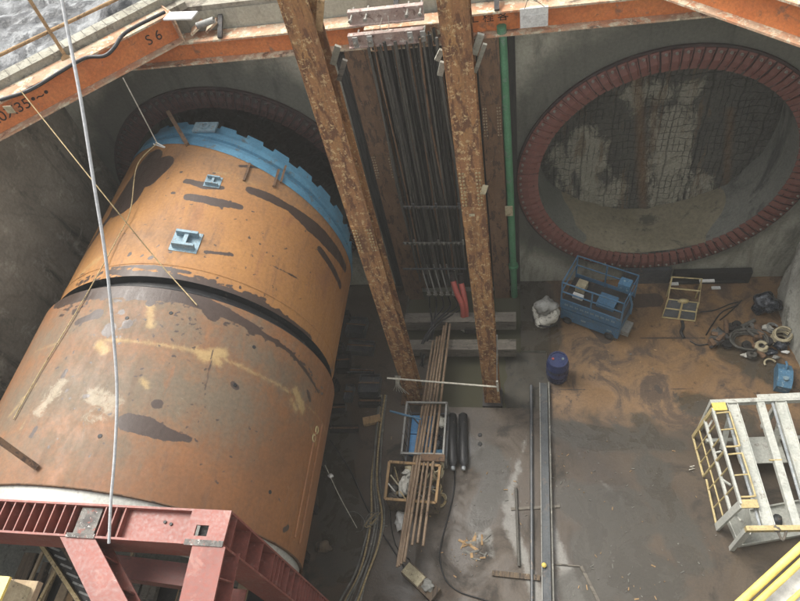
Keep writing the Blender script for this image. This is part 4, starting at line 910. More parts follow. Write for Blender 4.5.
for (x_, y_) in ((.22, 0), (LL - .25, 0), (.22, LWd - .02), (LL - .25, LWd - .02)):
    M = LM @ Matrix.Translation((x_, y_ + .03, .142)) @ Matrix.Rotation(PI / 2, 4, 'X'); mb = MB(); mb.lathe([(.0, -.03), (.13, -.03), (.14, -.01), (.14, .06), (.12, .075), (.0, .075)], M, 20, False); w = mb.build('wheel', 'black_rubber', lift)
    mb = MB(); mb.lathe([(.0, .082), (.07, .082), (.07, .076)], M, 14, False); mb.build('rim', 'grey_steel', w)
def rail(pts, r=.022, name='guard_rail', mat='lift_blue'):
    mb = MB(); mb.tube([LM @ Vector(p) for p in pts], r, 8); mb.build(name, mat, lift)
for z_ in (1.4, 1.8):
    rail([(0, 0, z_), (LL, 0, z_), (LL, LWd, z_), (0, LWd, z_), (0, 0, z_)], .024)
for x_ in (0, LL * .5, LL):
    for y_ in (0, LWd): rail([(x_, y_, .82), (x_, y_, 1.8)], .024, 'rail_post')
rail([(LL + .02, LWd * .3, 1.85), (LL + .12, LWd * .35, 1.4), (LL + .12, LWd * .4, .9)], .03, 'gate')
mb = MB(); mb.box((LL, .2, .1), (LL + .22, .6, .3), LM); mb.build('step', 'grey_pale', lift)
# sack
sk = thing('white_sack', fz(546, 325, 0), 'white and black crumpled sack left of the blue lift', 'sack')
mb = MB(); c = fz(546, 326, 0); mb.lump((c.x, c.y + .1, .42), .42, .4, 4, 3, (.85, .8, 1.15)); mb.build('sack', 'bag_white', sk)
mb = MB(); mb.lump((c.x - .02, c.y + .12, .84), .25, .4, 3, 8, (1.1, 1, .8)); mb.build('knot', 'grey_pale', sk)
mb = MB(); mb.lathe([(.36, .3), (.40, .34), (.36, .38)], Matrix.Translation((c.x, c.y + .1, 0)), 18); mb.build('strap', 'black', sk)

# ================================================================== BARREL
bc = fz(556, 376, 0.0); bc = Vector((.88, 9.28, 0))
bar = thing('blue_barrel', bc, 'dark blue plastic barrel with lid standing at the tan slab edge', 'barrel')
Mb = Matrix.Translation(bc)
mb = MB(); mb.lathe([(.0, 0), (.26, 0), (.285, .03), (.295, .15), (.29, .3), (.305, .32), (.305, .36), (.29, .38), (.295, .5), (.29, .6), (.305, .62), (.305, .66), (.29, .68), (.285, .78), (.25, .84), (.235, .86)], Mb, 36); mb.build('body', 'barrel_blue', bar)
mb = MB(); mb.lathe([(.24, .858), (.26, .87), (.26, .9), (.22, .9), (.21, .875), (.0, .875)], Mb, 36, False); mb.build('lid', 'barrel_blue', bar)
for s_ in (-1, 1):
    mb = MB(); mb.lathe([(.0, .035), (.032, .035), (.036, .0)], Matrix.Translation((bc.x + s_ * .13, bc.y + .02, .875)), 10, False); mb.build('bung', 'lug_blue' if s_ > 0 else 'red_hose', bar)

# ================================================================== CAGE STAND, BINS AND CLUTTER ON THE RIGHT
cg = thing('tube_stand', (4.3, 11.8, 0), 'yellowish welded tube frame stand by the end wall', 'stand')
def cgt(pts, name='tube', r=.022, mat='rail_yellow'):
    mb = MB(); mb.tube(pts, r, 8); mb.build(name, mat, cg)
A = [fz(672, 277, .9), fz(702, 279, .9), fz(699, 303, .5), fz(668, 299, .5)]
B_ = [fz(668, 299, .5), fz(698, 303, .5), fz(695, 321, .02), fz(662, 317, .02)]
cgt(A + [A[0]]); cgt([B_[1], B_[2], B_[3], B_[0]]); cgt([A[0], (A[0].x, A[0].y, 0)], 'leg'); cgt([A[1], (A[1].x, A[1].y, 0)], 'leg')
cgt([A[2], (A[2].x, A[2].y, 0)], 'leg'); cgt([(A[0] + A[3]) / 2, (A[1] + A[2]) / 2]); cgt([(B_[0] + B_[1]) / 2, (B_[2] + B_[3]) / 2], 'tube', .03); cgt([(B_[0] + B_[3]) / 2, (B_[1] + B_[2]) / 2])
mb = MB(); mb.lump(tuple((A[2] + A[3]) / 2), .07, .3, 2, 5, (2, 1, 1)); mb.build('clamp', 'rail_yellow', cg)
for q in (((B_[0] * .98 + B_[1] * .02), (B_[0] + B_[1]) / 2, (B_[2] + B_[3]) / 2, B_[3]), ((B_[0] + B_[1]) / 2, B_[1], B_[2], (B_[2] + B_[3]) / 2)):
    mb = MB(); q = [p.lerp((q[0] + q[1] + q[2] + q[3]) / 4, .12) for p in q]; mb.add(q + [p + Vector((0, .01, .015)) for p in q], [(0, 1, 2, 3), (4, 5, 6, 7), (0, 1, 5, 4), (1, 2, 6, 5), (2, 3, 7, 6), (3, 0, 4, 7)]); mb.build('mesh_panel', 'grey_steel', cg)
mb = MB(); mb.tube(spline([fz(682, 321, .03), fz(683, 327, .03), fz(681, 332, .03), fz(684, 338, .03)]), .045, 8); solo('cable_sleeve', mb, 'black', 'short black ribbed sleeve on the floor below the tube stand', 'cable')
# steel plate at the wall foot; black box paints the shaded recess there
mb = MB(); p0, p1 = fy(624, 268, 12.62), fy(668, 280, 12.62); mb.box((p0.x, 12.5, 0), (p1.x, 12.62, .62)); solo('steel_plate', mb, 'grey_steel', 'blue grey steel box leaning at the wall foot behind the lift', 'plate')
mb = MB(); mb.box((4.35, 12.45, 0), (6.45, 12.62, .5)); mb.box((4.45, 12.40, .08), (6.3, 12.449, .14)); solo('recess_shade', mb, 'black', 'long black box standing in for the shaded recess at the wall foot behind the tube stand', 'box')
for (u, v, w_, g) in ((674, 284, .12, 'white scrap behind the tube stand'), (707, 281, .2, 'white strip lying on the black recess box'), (716, 288, .12, 'small white scrap in front of the black recess box')):
    c = fz(u, v, .56 if v != 288 else .03); mb = MB(); mb.box((c.x - w_, c.y - .04, c.z - .02), (c.x + w_, c.y + .05, c.z + .02)); solo('scrap', mb, 'white_flat', g, 'scrap')
# scrap machinery heap
hp_ = thing('scrap_heap', fz(742, 340, 0), 'dark oily heap of scrap machinery and hose coils on tan floor', 'scrap heap')
rr = random.Random(4)
for k in range(30):
    u, v = rr.uniform(706, 768), rr.uniform(322, 356)
    if (u - 740) ** 2 / 900 + (v - 340) ** 2 / 280 > 1.15: continue
    c = fz(u, v, .12); Mx = Matrix.Translation(c) @ Matrix.Rotation(rr.uniform(0, 3), 4, 'Z') @ Matrix.Rotation(rr.uniform(-.5, .5), 4, 'X'); mb = MB()
    t = rr.random()
    if t < .4: mb.box((-rr.uniform(.06, .22), -.05, -.08), (rr.uniform(.06, .22), .06, .1), Mx); nm = 'casting'
    elif t < .7: mb.tube([Mx @ Vector((-.2, 0, 0)), Mx @ Vector((.22, 0, .05))], rr.uniform(.03, .07), 10); nm = 'roller'
    else: mb.lathe([(.04, -.04), (.13, -.04), (.13, .04), (.04, .04)], Mx, 14, False); nm = 'gear'
    mb.build(nm, rr.choice(['dark_steel', 'black', 'rust_dark', 'pipe_dark']), hp_)
c = fz(748, 341, .1)
for k in range(5):
    mb = MB(); mb.tube([Vector((c.x + (.36 + .03 * k) * math.cos(t * .35 + k), c.y + (.27 + .02 * k) * math.sin(t * .35 + k), .06 + .035 * k + .02 * math.sin(t))) for t in range(19)], .025, 7); mb.build('hose_coil', 'pipe_dark', hp_)
for j, pts in enumerate(([(700, 312), (715, 310), (730, 304), (738, 302)], [(706, 335), (712, 325), (722, 312), (738, 305)], [(720, 320), (732, 310), (742, 300)], [(690, 341), (698, 345), (708, 344)])):
    mb = MB(); mb.tube(spline([fz(u, v, .03) for u, v in pts]), .018, 6); solo('cable', mb, 'black_rubber', ['thin cable running right from the tube stand', 'thin cable bent up from the scrap heap', 'short cable above the scrap heap', 'short cable left of the scrap heap'][j], 'cable')
# black sack
mb = MB(); c = fz(765, 316, 0); mb.lump((c.x, c.y + .15, .3), .34, .3, 4, 12, (1, .8, .95)); solo('black_sack', mb, 'bag_black', 'shiny black rubbish sack at the foot of the right wall', 'sack')
# pale bucket and hose coils
for j, (u, v, r_, n_) in enumerate(((779, 344, .2, 6), (760, 352, .13, 3), (772, 332, .13, 2), (770, 367, .14, 1))):
    rt_ = thing('hose_coil', fz(u, v, 0), ['large cream hose coil in the rubbish by the right wall', 'small cream tape roll right of the scrap heap', 'grey coil above the large cream coil', 'bent cream strap on the floor above the blue can'][j], 'coil')
    c = fz(u, v, 0)
    for k in range(n_):
        mb = MB(); rad = r_ * (1 + .1 * math.sin(k * 2)); arc = 5.8 if j != 3 else 3.2
        ti = Vector((rr.uniform(-.3, .3), rr.uniform(-.3, .3), 0)) * (j < 3)
        mb.tube([Vector((c.x + rad * math.cos(a_), c.y + .06 + rad * math.sin(a_), .05 + .07 * k + rad * (math.cos(a_) * ti.x + math.sin(a_) * ti.y) + .03)) for a_ in np.linspace(.3, .3 + arc, 22)], .026 if j != 1 else .045, 7); mb.build('loop', 'cream' if j != 2 else 'grey_pale', rt_)
    if j == 0:
        mb = MB(); mb.lump((c.x - .02, c.y - .1, .16), .17, .3, 3, 5); mb.build('bag', 'bag_black', rt_)
c = fz(768, 335, 0)
for j, (u, v, mt, s_) in enumerate(((768, 328, 'bag_white', .1), (782, 330, 'grey_pale', .11), (786, 352, 'white_flat', .07), (771, 352, 'bag_black', .12), (745, 355, 'bag_white', .07), (776, 357, 'grey_pale', .06))):
    c = fz(u, v, .08); mb = MB(); mb.lump(tuple(c), s_, .4, 3, j, (1.4, .8, .7)); solo('rag', mb, mt, ['white rag left of the coils by the right wall', 'grey rag against the right wall', 'white lump under the cream coil', 'black lump left of the cream coil', 'white crumple below the scrap heap', 'grey crumple near the cream strap'][j], 'rag')
# blue plastic can
c = fz(783, 390, 0); bx = thing('blue_can', c, 'light blue plastic can lying above the white steel frame', 'can')
Mx = Matrix.Translation(c + Vector((0, .25, .0))) @ Matrix.Rotation(-.25, 4, 'Z'); mb = MB()
mb.prof(Mx @ Vector((-.17, 0, .02)), Mx @ Vector((.17, 0, .02)), [(-.36, 0), (.34, 0), (.36, .3), (.2, .42), (-.1, .42), (-.36, .26)]); mb.build('body', 'box_blue', bx)
mb = MB(); mb.tube(spline([Mx @ Vector((0, .1, .42)), Mx @ Vector((0, .2, .52)), Mx @ Vector((0, .34, .44))]), .03, 8); mb.build('handle', 'box_blue', bx)
mb = MB(); mb.lathe([(.0, .07), (.06, .07), (.06, 0)], Mx @ Matrix.Translation((.0, -.18, .42)), 12, False); mb.build('cap', 'lug_blue', bx)
# ================================================================== WHITE STEEL FRAME, LOWER RIGHT
HT = 1.42
wf = thing('steel_platform_frame', (5.4, 6.3, 0), 'white painted steel platform frame with yellow side guards at lower right', 'steel frame')
FL, NL = fz(712, 403, HT), fz(748, 529, HT)
fyv = (NL - FL); LEN = fyv.length; fyv.normalize(); fxv = Vector((-fyv.y, fyv.x, 0))
WID = 3.1
def fp(s, t, z=HT): """s along x-like from left edge, t along length from far end""" ; v = FL + fxv * s + fyv * t; v.z = z; return v
def wbar(name, a, b, w, h, mat='white_paint'):
    mb = MB(); mb.bar(a, b, w, h); return mb.build(name, mat, wf)
wbar('end_beam', fp(-.05, 0), fp(WID, 0), .10, .16); wbar('end_beam', fp(-.05, LEN), fp(WID, LEN), .10, .14, 'rail_yellow')
wbar('cross_beam', fp(1.0, -.06, HT + .085), fp(2.1, -.06, HT + .085), .14, .01)
def sof(u, v):   # pixel on top plane -> (s, t)
    p = fz(u, v, HT) - FL; return p.dot(fxv), p.dot(fyv)
for k, (ua, ub, w, kind) in enumerate((((732, 405), (768, 524), .24, 'c'), ((759, 400), (795, 522), .16, 'b'), ((781, 405), (817, 525), .24, 'c'))):
    s0, s1 = sof(*ua)[0], sof(*ub)[0]
    a_, b_ = fp(s0, .05, HT), fp(s1, LEN - .05, HT)
    if kind == 'c':
        mb = MB(); w2 = w / 2; mb.prof(a_, b_, [(-w2, .06), (-w2, -.08), (-w2 + .02, -.08), (-w2 + .02, .0), (w2 - .02, .0), (w2 - .02, -.08), (w2, -.08), (w2, .06), (w2 - .02, .06), (w2 - .02, .02), (-w2 + .02, .02), (-w2 + .02, .06)]); mb.build('long_channel', 'white_paint', wf)
        for sx in (-1,): 
            mb = MB(); mb.bar(a_ + fxv * (-w2 - .05) * 1, b_ + fxv * (-w2 - .05), .05, .03); mb.build('edge_strip', 'galv', wf)
    else: wbar('long_beam', a_, b_, w, .12)
for s_ in (2.62, 3.05): wbar('long_beam', fp(s_, .05), fp(s_, LEN - .05), .2, .1)
for s_, t_ in ((0, .0), (WID, .0), (0, LEN), (WID, LEN), (1.5, 0), (1.5, LEN)):
    mb = MB(); p = fp(s_, t_, 0); mb.bar(p, p + Vector((0, 0, HT - .09)), .1, .1); mb.build('leg', 'white_paint', wf)
for s_ in (.45, 1.6): wbar('brace', fp(s_, .08, HT - .08), fp(s_ - .2, .75, .45), .12, .05)
a_, b_ = fp(.55, .82, .45), fp(1.6, .82, .45); wbar('deck_plate', a_, b_, .62, .03)
wbar('lower_beam', fp(-.05, .5, .4), fp(WID, .5, .4), .08, .1)
# near tray
P0, P1 = fz(738, 547, 0), fz(726, 520, 0)
ty = (P0 - P1).normalized(); tx = Vector((-ty.y, ty.x, 0)); TW, TL = 2.6, (P0 - P1).length + .1
def tp(s, t, z): v = P0 + tx * s - ty * t; v.z = z; return v
tr = wbar('tray_floor', tp(0, TL / 2, .05), tp(TW, TL / 2, .05), TL, .03)
for a_, b_ in ((tp(0, 0, .09), tp(TW, 0, .09)), (tp(0, TL, .09), tp(TW, TL, .09)), (tp(0, 0, .09), tp(0, TL, .09))): wbar('tray_edge', a_, b_, .03, .16)
wbar('corner_post', tp(.0, .0, .17), tp(.02, .02, .95), .05, .05)
mb = MB(); a_, b_, c_, d_ = tp(.02, .03, .1), tp(.02, TL, .1), tp(.3, TL, .9), tp(.12, .05, .9)
mb.add([a_, b_, c_, d_, a_ + Vector((.02, 0, 0)), b_ + Vector((.02, 0, 0)), c_ + Vector((.02, 0, 0)), d_ + Vector((.02, 0, 0))], [(0, 1, 2, 3), (4, 7, 6, 5), (0, 4, 5, 1), (1, 5, 6, 2), (2, 6, 7, 3), (3, 7, 4, 0)]); mb.build('gusset', 'white_paint', wf)
c = fp(.55, LEN, HT + .02); mb = MB(); mb.lump(tuple(c), .08, .3, 2, 3); mb.tube(spline([c, c + Vector((.1, -.2, -.1)), c + Vector((.2, 0, 0))]), .03, 6); mb.build('shackle', 'timber_grey', wf)
c = fz(775, 460, HT + .05); mb = MB(); mb.bar(c + fxv * -.12, c + fxv * .14, .03, .03); mb.build('clip', 'rail_yellow', wf)
mb = MB(); p = fz(796, 500, HT); mb.lump((p.x, p.y, .1), .12, .3, 2, 9); mb.build('pad', 'grey_steel', wf)
# side guard panels, standing upright on the frame's left
ga, gb = fz(693, 437, 0.05), fz(717, 527, 0.05)
gd = (gb - ga); GL = gd.length; gd.normalize(); GH = 1.5
gxv = Vector((-gd.y, gd.x, 0))
def gpnt(t, z, out=0): v = ga + gd * t + gxv * (out + .1 * z); v.z = .05 + z; return v
def gt(pts, r=.022, mat='rail_yellow', name='guard_tube'):
    mb = MB(); mb.tube(pts, r, 8); mb.build(name, mat, wf)
half = GL * .46
gt([gpnt(half, 0), gpnt(0, 0)], .03); gt([gpnt(half, 0), gpnt(half, GH)], .03); gt([gpnt(half + .12, .12), gpnt(GL, 0)], .028)
wbar('guard_post', gpnt(0, 0), gpnt(0, GH), .09, .05, 'rail_yellow'); wbar('guard_post', gpnt(GL, -.02), gpnt(GL, GH), .16, .06, 'white_paint')
wbar('guard_rail', gpnt(0, GH), gpnt(GL, GH), .05, .1, 'white_paint'); wbar('guard_rail', gpnt(0, GH * .62), gpnt(GL, GH * .62), .06, .07, 'white_paint')
gt([gpnt(0, GH * .32), gpnt(GL, GH * .32)], .02)
for t_ in (half * .34, half * .68, half + (GL - half) * .3, half + (GL - half) * .66):
    gt([gpnt(t_, .0 if t_ < half else .1), gpnt(t_, GH)], .018)
gt([gpnt(half + .1, GH + .02), gpnt(GL * .93, GH + .02)], .02)
# rounded hoops on top between guard and frame
for (t0, t1) in ((.05, .42), (.5, .93)):
    a_, b_ = GL * t0, GL * t1; o_ = .05; w_ = .28
    gt(spline([gpnt(a_, GH, o_), gpnt(a_, GH + .03, o_ + w_ * .9), gpnt(a_ + .08, GH + .04, o_ + w_), gpnt(b_ - .08, GH + .04, o_ + w_), gpnt(b_, GH + .03, o_ + w_ * .9), gpnt(b_, GH, o_)], 5), .022)
    gt([gpnt((a_ + b_) / 2, GH, o_), gpnt((a_ + b_) / 2, GH + .03, o_ + w_)], .018)
wbar('kick_plate', gpnt(-.04, GH + .03, .0), gpnt(-.04, GH + .03, .3), .2, .05, 'bright_yellow'); wbar('kick_plate', gpnt(GL, GH + .02, .0), gpnt(GL, GH + .02, .34), .18, .04, 'rail_yellow')
for k in range(4): wbar('guard_bracket', gpnt(GL * (.1 + .27 * k), .9), fp(.0, LEN * (.1 + .27 * k), HT - .3), .04, .04)

# ================================================================== CENTRE CLUTTER
# bundle of rusty tubes lying over the skips
tubes = [((433, 341), (397, 567), 1), ((437, 337), (401, 564), 1), ((440, 336), (404, 562), 1), ((444, 326), (412, 545), 2), ((446.5, 323), (417.5, 543), 2), ((450, 324), (423, 546), 3), ((435, 350), (399, 566), 1)]
for j, (tp_, bt, k) in enumerate(tubes):
    p0 = fz(tp_[0], tp_[1], .55 + .03 * (j % 2)); p1 = fz(bt[0], bt[1], .92 + .04 * (j % 3))
    mb = MB(); n_ = 5; mb.tube([p0.lerp(p1, i / (n_ - 1)) + Vector((0, 0, .0)) for i in range(n_)], .034, 10)
    solo('steel_tube', mb, 'pipe_rust', ['leftmost long rusty tube lying over the skips', 'second rusty tube from the left over the skips', 'third rusty tube from the left over the skips', 'first tube of the middle pair over the skips', 'second tube of the middle pair over the skips', 'rightmost rusty tube over the skips', 'extra rusty tube under the left tubes'][j], 'tube', 'rusty tubes lying over the skips')
# skip with rubbish
sk2 = thing('open_skip', fz(403, 500, 0), 'brown open steel skip full of rags and rubbish under the tubes', 'skip')
z1 = .8; c4 = [fz(383, 456, z1), fz(441, 458, z1), fz(436, 503, z1 - .1), fz(379, 487, z1)]
c4 = [Vector((-3.42, 6.28, z1)), Vector((-2.12, 6.22, z1)), Vector((-2.16, 5.28, z1)), Vector((-3.42, 5.32, z1))]
for i in range(4):
    a_, b_ = c4[i], c4[(i + 1) % 4]; mb = MB(); mb.bar(Vector((a_.x, a_.y, z1 / 2)), Vector((b_.x, b_.y, z1 / 2)), .03, z1); mb.build('side_wall', 'plank_brown', sk2)
    mb = MB(); mb.bar(a_, b_, .06, .05); mb.build('rim', 'timber_tan', sk2)
mb = MB(); mb.box((-3.4, 5.32, .05), (-2.15, 6.26, .3)); mb.build('floor', 'plank_brown', sk2)
rr = random.Random(11)
for k in range(34):
    x_, y_ = rr.uniform(-3.3, -2.25), rr.uniform(5.4, 6.15); mt = rr.choice(['cream', 'rope_tan', 'plank_brown', 'bag_white', 'timber_grey', 'rust_dark', 'grey_pale', 'pipe_dark'])
    mb = MB(); t = rr.random()
    if t < .45: mb.lump((x_, y_, rr.uniform(.35, .7)), rr.uniform(.04, .09), .45, 2, k, (1.5, 1, .7))
    else:
        a_ = rr.uniform(0, 3); L_ = rr.uniform(.1, .3); z_ = rr.uniform(.4, .72); mb.bar((x_ - L_ * math.cos(a_), y_ - L_ * math.sin(a_) * .8, z_), (x_ + L_ * math.cos(a_), y_ + L_ * math.sin(a_) * .8, z_ + .06), .03, .03)
    solo('scrap', mb, mt, ['%s scrap piece among the rubbish in the brown skip' % {'cream': 'cream', 'rope_tan': 'tan', 'plank_brown': 'brown', 'bag_white': 'whitish', 'timber_grey': 'grey wooden', 'rust_dark': 'rusty', 'grey_pale': 'pale grey', 'pipe_dark': 'dark'}[mt]][0], 'scrap', 'scraps lying in the brown skip: ' + mt.replace('_', ' '))
mb = MB(); mb.lump((-2.98, 5.75, .66), .2, .35, 4, 21, (.8, 1.5, .5)); solo('plastic_bag', mb, 'bag_white', 'grey white plastic bag in the brown skip', 'bag')
# wire stillage with blue tray
st = thing('steel_stillage', (-2.8, 7.3, 0), 'grey steel stillage holding a bright blue tray under the tubes', 'stillage')
X0, X1, Y0, Y1 = -3.12, -2.05, 6.5, 7.95
for x_ in (X0, X1):
    for y_ in (Y0, Y1): mb = MB(); mb.bar((x_, y_, 0), (x_, y_, .85), .05, .05); mb.build('corner_post', 'grey_pale', st)
for z_ in (.2, .85):
    for a_, b_ in (((X0, Y0, z_), (X1, Y0, z_)), ((X0, Y1, z_), (X1, Y1, z_)), ((X0, Y0, z_), (X0, Y1, z_)), ((X1, Y0, z_), (X1, Y1, z_))):
        mb = MB(); mb.bar(a_, b_, .045, .045); mb.build('rail', 'grey_pale' if z_ > .5 else 'grey_steel', st)
mb = MB(); mb.box((X0 + .03, Y0 + .03, .12), (X1 - .03, Y1 - .03, .17)); mb.build('base_plate', 'dark_steel', st)
for k in range(5): mb = MB(); mb.tube([(X0, Y0 + .2 + .26 * k, .2), (X0, Y0 + .2 + .26 * k, .85)], .01, 6); mb.build('mesh_bar', 'grey_steel', st)
mb = MB(); mb.tube([fz(390, 411, .9), fz(421, 419, .9)], .03, 8); o = solo('blue_tube', mb, 'box_blue', 'thin blue tube lying across the back of the stillage', 'tube')
tb = thing('blue_tray', (-2.75, 7.2, .3), 'bright blue divided tray in the stillage', 'tray')
mb = MB(); mb.box((-3.02, 6.66, .3), (-2.42, 7.22, .42)); mb.build('tray', 'bin_blue', tb); mb = MB(); mb.box((-3.02, 7.25, .3), (-2.42, 7.78, .42)); mb.build('tray', 'bin_blue', tb)
mb = MB(); mb.bar((-3.0, 7.72, .46), (-2.5, 7.15, .46), .03, .03); mb.build('strap', 'black', tb)
for j, (x_, y_, sx, mt, lb) in enumerate(((-2.28, 7.0, (.7, 1.5, .8), 'bag_black', 'black bag right of the tubes in the stillage'), (-2.2, 7.6, (.8, 1.2, .7), 'bag_white', 'white bag at the back right of the stillage'), (-2.25, 6.7, (1, .8, .6), 'box_blue', 'pale blue bag at the front right of the stillage'), (-2.5, 6.75, (.5, .8, .5), 'bag_white', 'white crumple beside the blue tray'))):
    mb = MB(); mb.lump((x_, y_, .42), .14, .35, 3, j + 40, sx); solo('bag', mb, mt, lb, 'bag')
mb = MB(); mb.box((-2.6, 6.30, .82), (-2.0, 6.48, .9)); solo('dark_plank', mb, 'rust_dark', 'short dark plank lying between the skip and stillage', 'plank')
# rope coils at the right of the skip
for j in range(3):
    u, v = ((438, 468), (436, 488), (441, 500))[j]; c = fz(u, v, .5 - .2 * j)
    rt_ = thing('rope_coil', c, ['tan rope coil hanging on the right end of the brown skip', 'cream rope bundle below the tan coil', 'loose tan rope tail on the floor right of the skip'][j], 'rope')
    for k in range((7, 6, 4)[j]):
        ra, rb = rr.uniform(.09, .15), rr.uniform(.2, .32) * (1, .7, .6)[j]; tl = rr.uniform(-.5, .5)
        mb = MB(); mb.tube([c + Vector((ra * math.cos(a_) + tl * rb * math.sin(a_) * .4, rb * math.sin(a_), .05 * k * (j < 2) + .02 * math.sin(3 * a_ + k))) for a_ in np.linspace(0, 6.1, 20)], .018, 6); mb.build('loop', 'rope_tan' if (k + j) % 3 else 'cream', rt_)
mb = MB(); mb.lump(tuple(fz(402, 520, .14)), .2, .28, 3, 77, (.75, 1.1, .6)); solo('foam_lump', mb, 'white_flat', 'white foam lump on the floor below the brown skip', 'foam')
# wooden box with plate
wb = thing('wooden_box', fz(420, 583, 0), 'narrow wooden box with pale lid lying below the tube ends', 'box')
a_, b_ = fz(406, 568, .12), fz(436, 596, .12); mb = MB(); mb.bar(a_, b_, .34, .2); mb.build('case', 'plank_brown', wb)
mb = MB(); mb.bar(a_ + Vector((0, 0, .11)), a_.lerp(b_, .55) + Vector((0, 0, .11)), .28, .02); mb.build('lid', 'cream', wb)
mb = MB(); mb.lump(tuple(a_.lerp(b_, .72) + Vector((.02, .04, .12))), .13, .35, 3, 5, (1, 1, .5)); mb.build('bag', 'grey_pale', wb)
# wood block
mb = MB(); c = fz(372, 421, .07); mb.bar(c + Vector((-.24, -.04, 0)), c + Vector((.24, .08, 0)), .22, .14); solo('wood_block', mb, 'timber_tan', 'small split wood block on the dark floor beside the shield', 'wood')
# dark junk beside the front left column
for j, (u, v, sx, sy, sz) in enumerate(((371, 388, .3, .3, .3), (371, 404, .32, .12, .2), (358, 372, .5, .06, .1), (345, 430, .4, .1, .12), (350, 395, .12, .25, .2), (338, 410, .25, .12, .16), (362, 350, .4, .2, .25), (345, 365, .2, .3, .3), (358, 330, .3, .3, .3))):
    c = fz(u, v, 0); rt_ = thing('steel_box', c, ['dark open steel box left of the stillage', 'flat dark steel tray below the open box', 'dark bar lying left of the front left column', 'long dark bar on the floor near the wood block', 'small dark block between shield and open box', 'dark flat block against the shield', 'dark crate behind the open box by the left column', 'dark upright block beside the shield', 'dark crate deep beside the back left column'][j], 'steel box')
    Mx = Matrix.Translation(c) @ Matrix.Rotation(.1 * math.sin(j * 3), 4, 'Z'); mb = MB()
    for lo, hi in (((-sx, -sy, 0), (sx, -sy + .02, sz)), ((-sx, sy - .02, 0), (sx, sy, sz)), ((-sx, -sy + .02, 0), (-sx + .02, sy - .02, sz)), ((sx - .02, -sy + .02, 0), (sx, sy - .02, sz)), ((-sx + .02, -sy + .02, 0), (sx - .02, sy - .02, sz * .6))): mb.box(lo, hi, Mx)
    mb.build('case', 'dark_steel' if j % 2 else 'grey_steel', rt_); mb = MB(); mb.box((-sx - .01, -.02, sz + .002), (sx + .01, .02, sz + .03), Mx); mb.build('handle', 'rust_dark', rt_)
# two black cylinders
for j, u in enumerate((452, 463)):
    a_, b_ = fz(u, 414, .13), fz(u + (0.5 if j else 1), 467, .13)
    rt_ = thing('gas_cylinder', ((a_.x + b_.x) / 2, (a_.y + b_.y) / 2, 0), ['left one of two black gas cylinders lying beside the stillage', 'right one of two black gas cylinders lying beside the stillage'][j], 'cylinder')
    M, L = frame(a_, b_); M = M @ Matrix.Rotation(-PI / 2, 4, 'X'); mb = MB(); mb.lathe([(.0, .0), (.09, .0), (.125, .04), (.125, L - .2), (.11, L - .1), (.06, L - .03), (.045, L)], M, 24); mb.build('body', 'black_rubber', rt_)
    mb = MB(); mb.lathe([(.05, L - .02), (.06, L + .02), (.05, L + .08), (.0, L + .09)], M, 14); mb.build('valve', 'galv', rt_)
# hose bundle running to the lower left
for j in range(7):
    o_ = (j - 3) * 2.2; pts = [(383 + o_ * .6, 395), (378 + o_ * .5, 440), (375 + o_ * .6, 480), (377 + o_, 515), (372 + o_ * 1.1, 545), (362 + o_, 575), (350 + o_ * 1.6, 603), (335 + o_ * 1.6, 640)]
    mb = MB(); mb.tube(spline([fz(u + 1.2 * math.sin(j * 2 + k), v, .04 + .03 * (j % 3)) for k, (u, v) in enumerate(pts)]), .026, 7)
    solo('hose', mb, ['hose_grey', 'rope_tan', 'hose_grey', 'timber_grey'][j % 4], '%s hose running down beside the skips, %s in the bundle' % (['grey', 'tan', 'grey', 'dark grey'][j % 4], ['first from the left', 'second from the left', 'third from the left', 'fourth from the left', 'third from the right', 'second from the right', 'rightmost'][j]), 'hose', 'hoses bundled beside the skips')
c = fz(372, 520, .12); rt_ = thing('wire_tangle', c, 'tangle of wire where the hose bundle is tied', 'wire')
for k in range(9):
    mb = MB(); r_ = rr.uniform(.08, .2); mb.tube([c + Vector((r_ * math.cos(a_) + .05 * math.sin(k), 1.2 * r_ * math.sin(a_ + k * .3), .02 * k * .5 + .03 * math.sin(2 * a_ + k))) for a_ in np.linspace(0, 5.5, 16)], .009, 5); mb.build('wire_loop', 'rope_tan' if k % 2 else 'hose_grey', rt_)
# floor ropes and cables
def rope(pts, r, mat, label, cat='rope', name='rope', sp=8):
    mb = MB(); mb.tube(spline(pts, sp), r, 6); return solo(name, mb, mat, label, cat)
rope([fz(u, v, .03) for u, v in ((455, 470), (454, 490), (450, 510), (442, 540), (440, 560), (446, 580), (460, 592), (485, 600), (520, 612))], .018, 'black', 'black cable from the gas cylinders curving to the bottom edge', 'cable', 'cable')
rope([fz(u, v, .03) for u, v in ((392, 490), (390, 515), (396, 545), (410, 560))], .012, 'black', 'thin black cable left of the white foam lump', 'cable', 'cable')
rope([fz(u, v, .025) for u, v in ((330, 440), (350, 470), (368, 510), (390, 545), (420, 590), (450, 620))], .02, 'black', 'black cable crossing under the hose bundle', 'cable', 'cable')
rope([fz(u, v, .03) for u, v in ((345, 513), (355, 512), (364, 520), (362, 530), (356, 532))], .012, 'hose_grey', 'curled grey cord on the dark floor beside the shield', 'cord', 'cord')
rope([fz(325, 465, 1.6), fz(340, 497, .8), fz(357, 528, .05)], .01, 'rope_white', 'pale rope slanting from the shield to the floor')
mb = MB(); mb.lump(tuple(fz(331, 476, 1.35)), .06, .4, 2, 2); solo('rag', mb, 'white_flat', 'white rag tied on the slanting rope', 'rag')
mb = MB(); c = fz(322, 547, .1); mb.lump(tuple(c), .18, .4, 3, 6, (1, .8, .8)); solo('rag', mb, 'plank_brown', 'brown crumpled rag on the floor by the shield tail', 'rag')
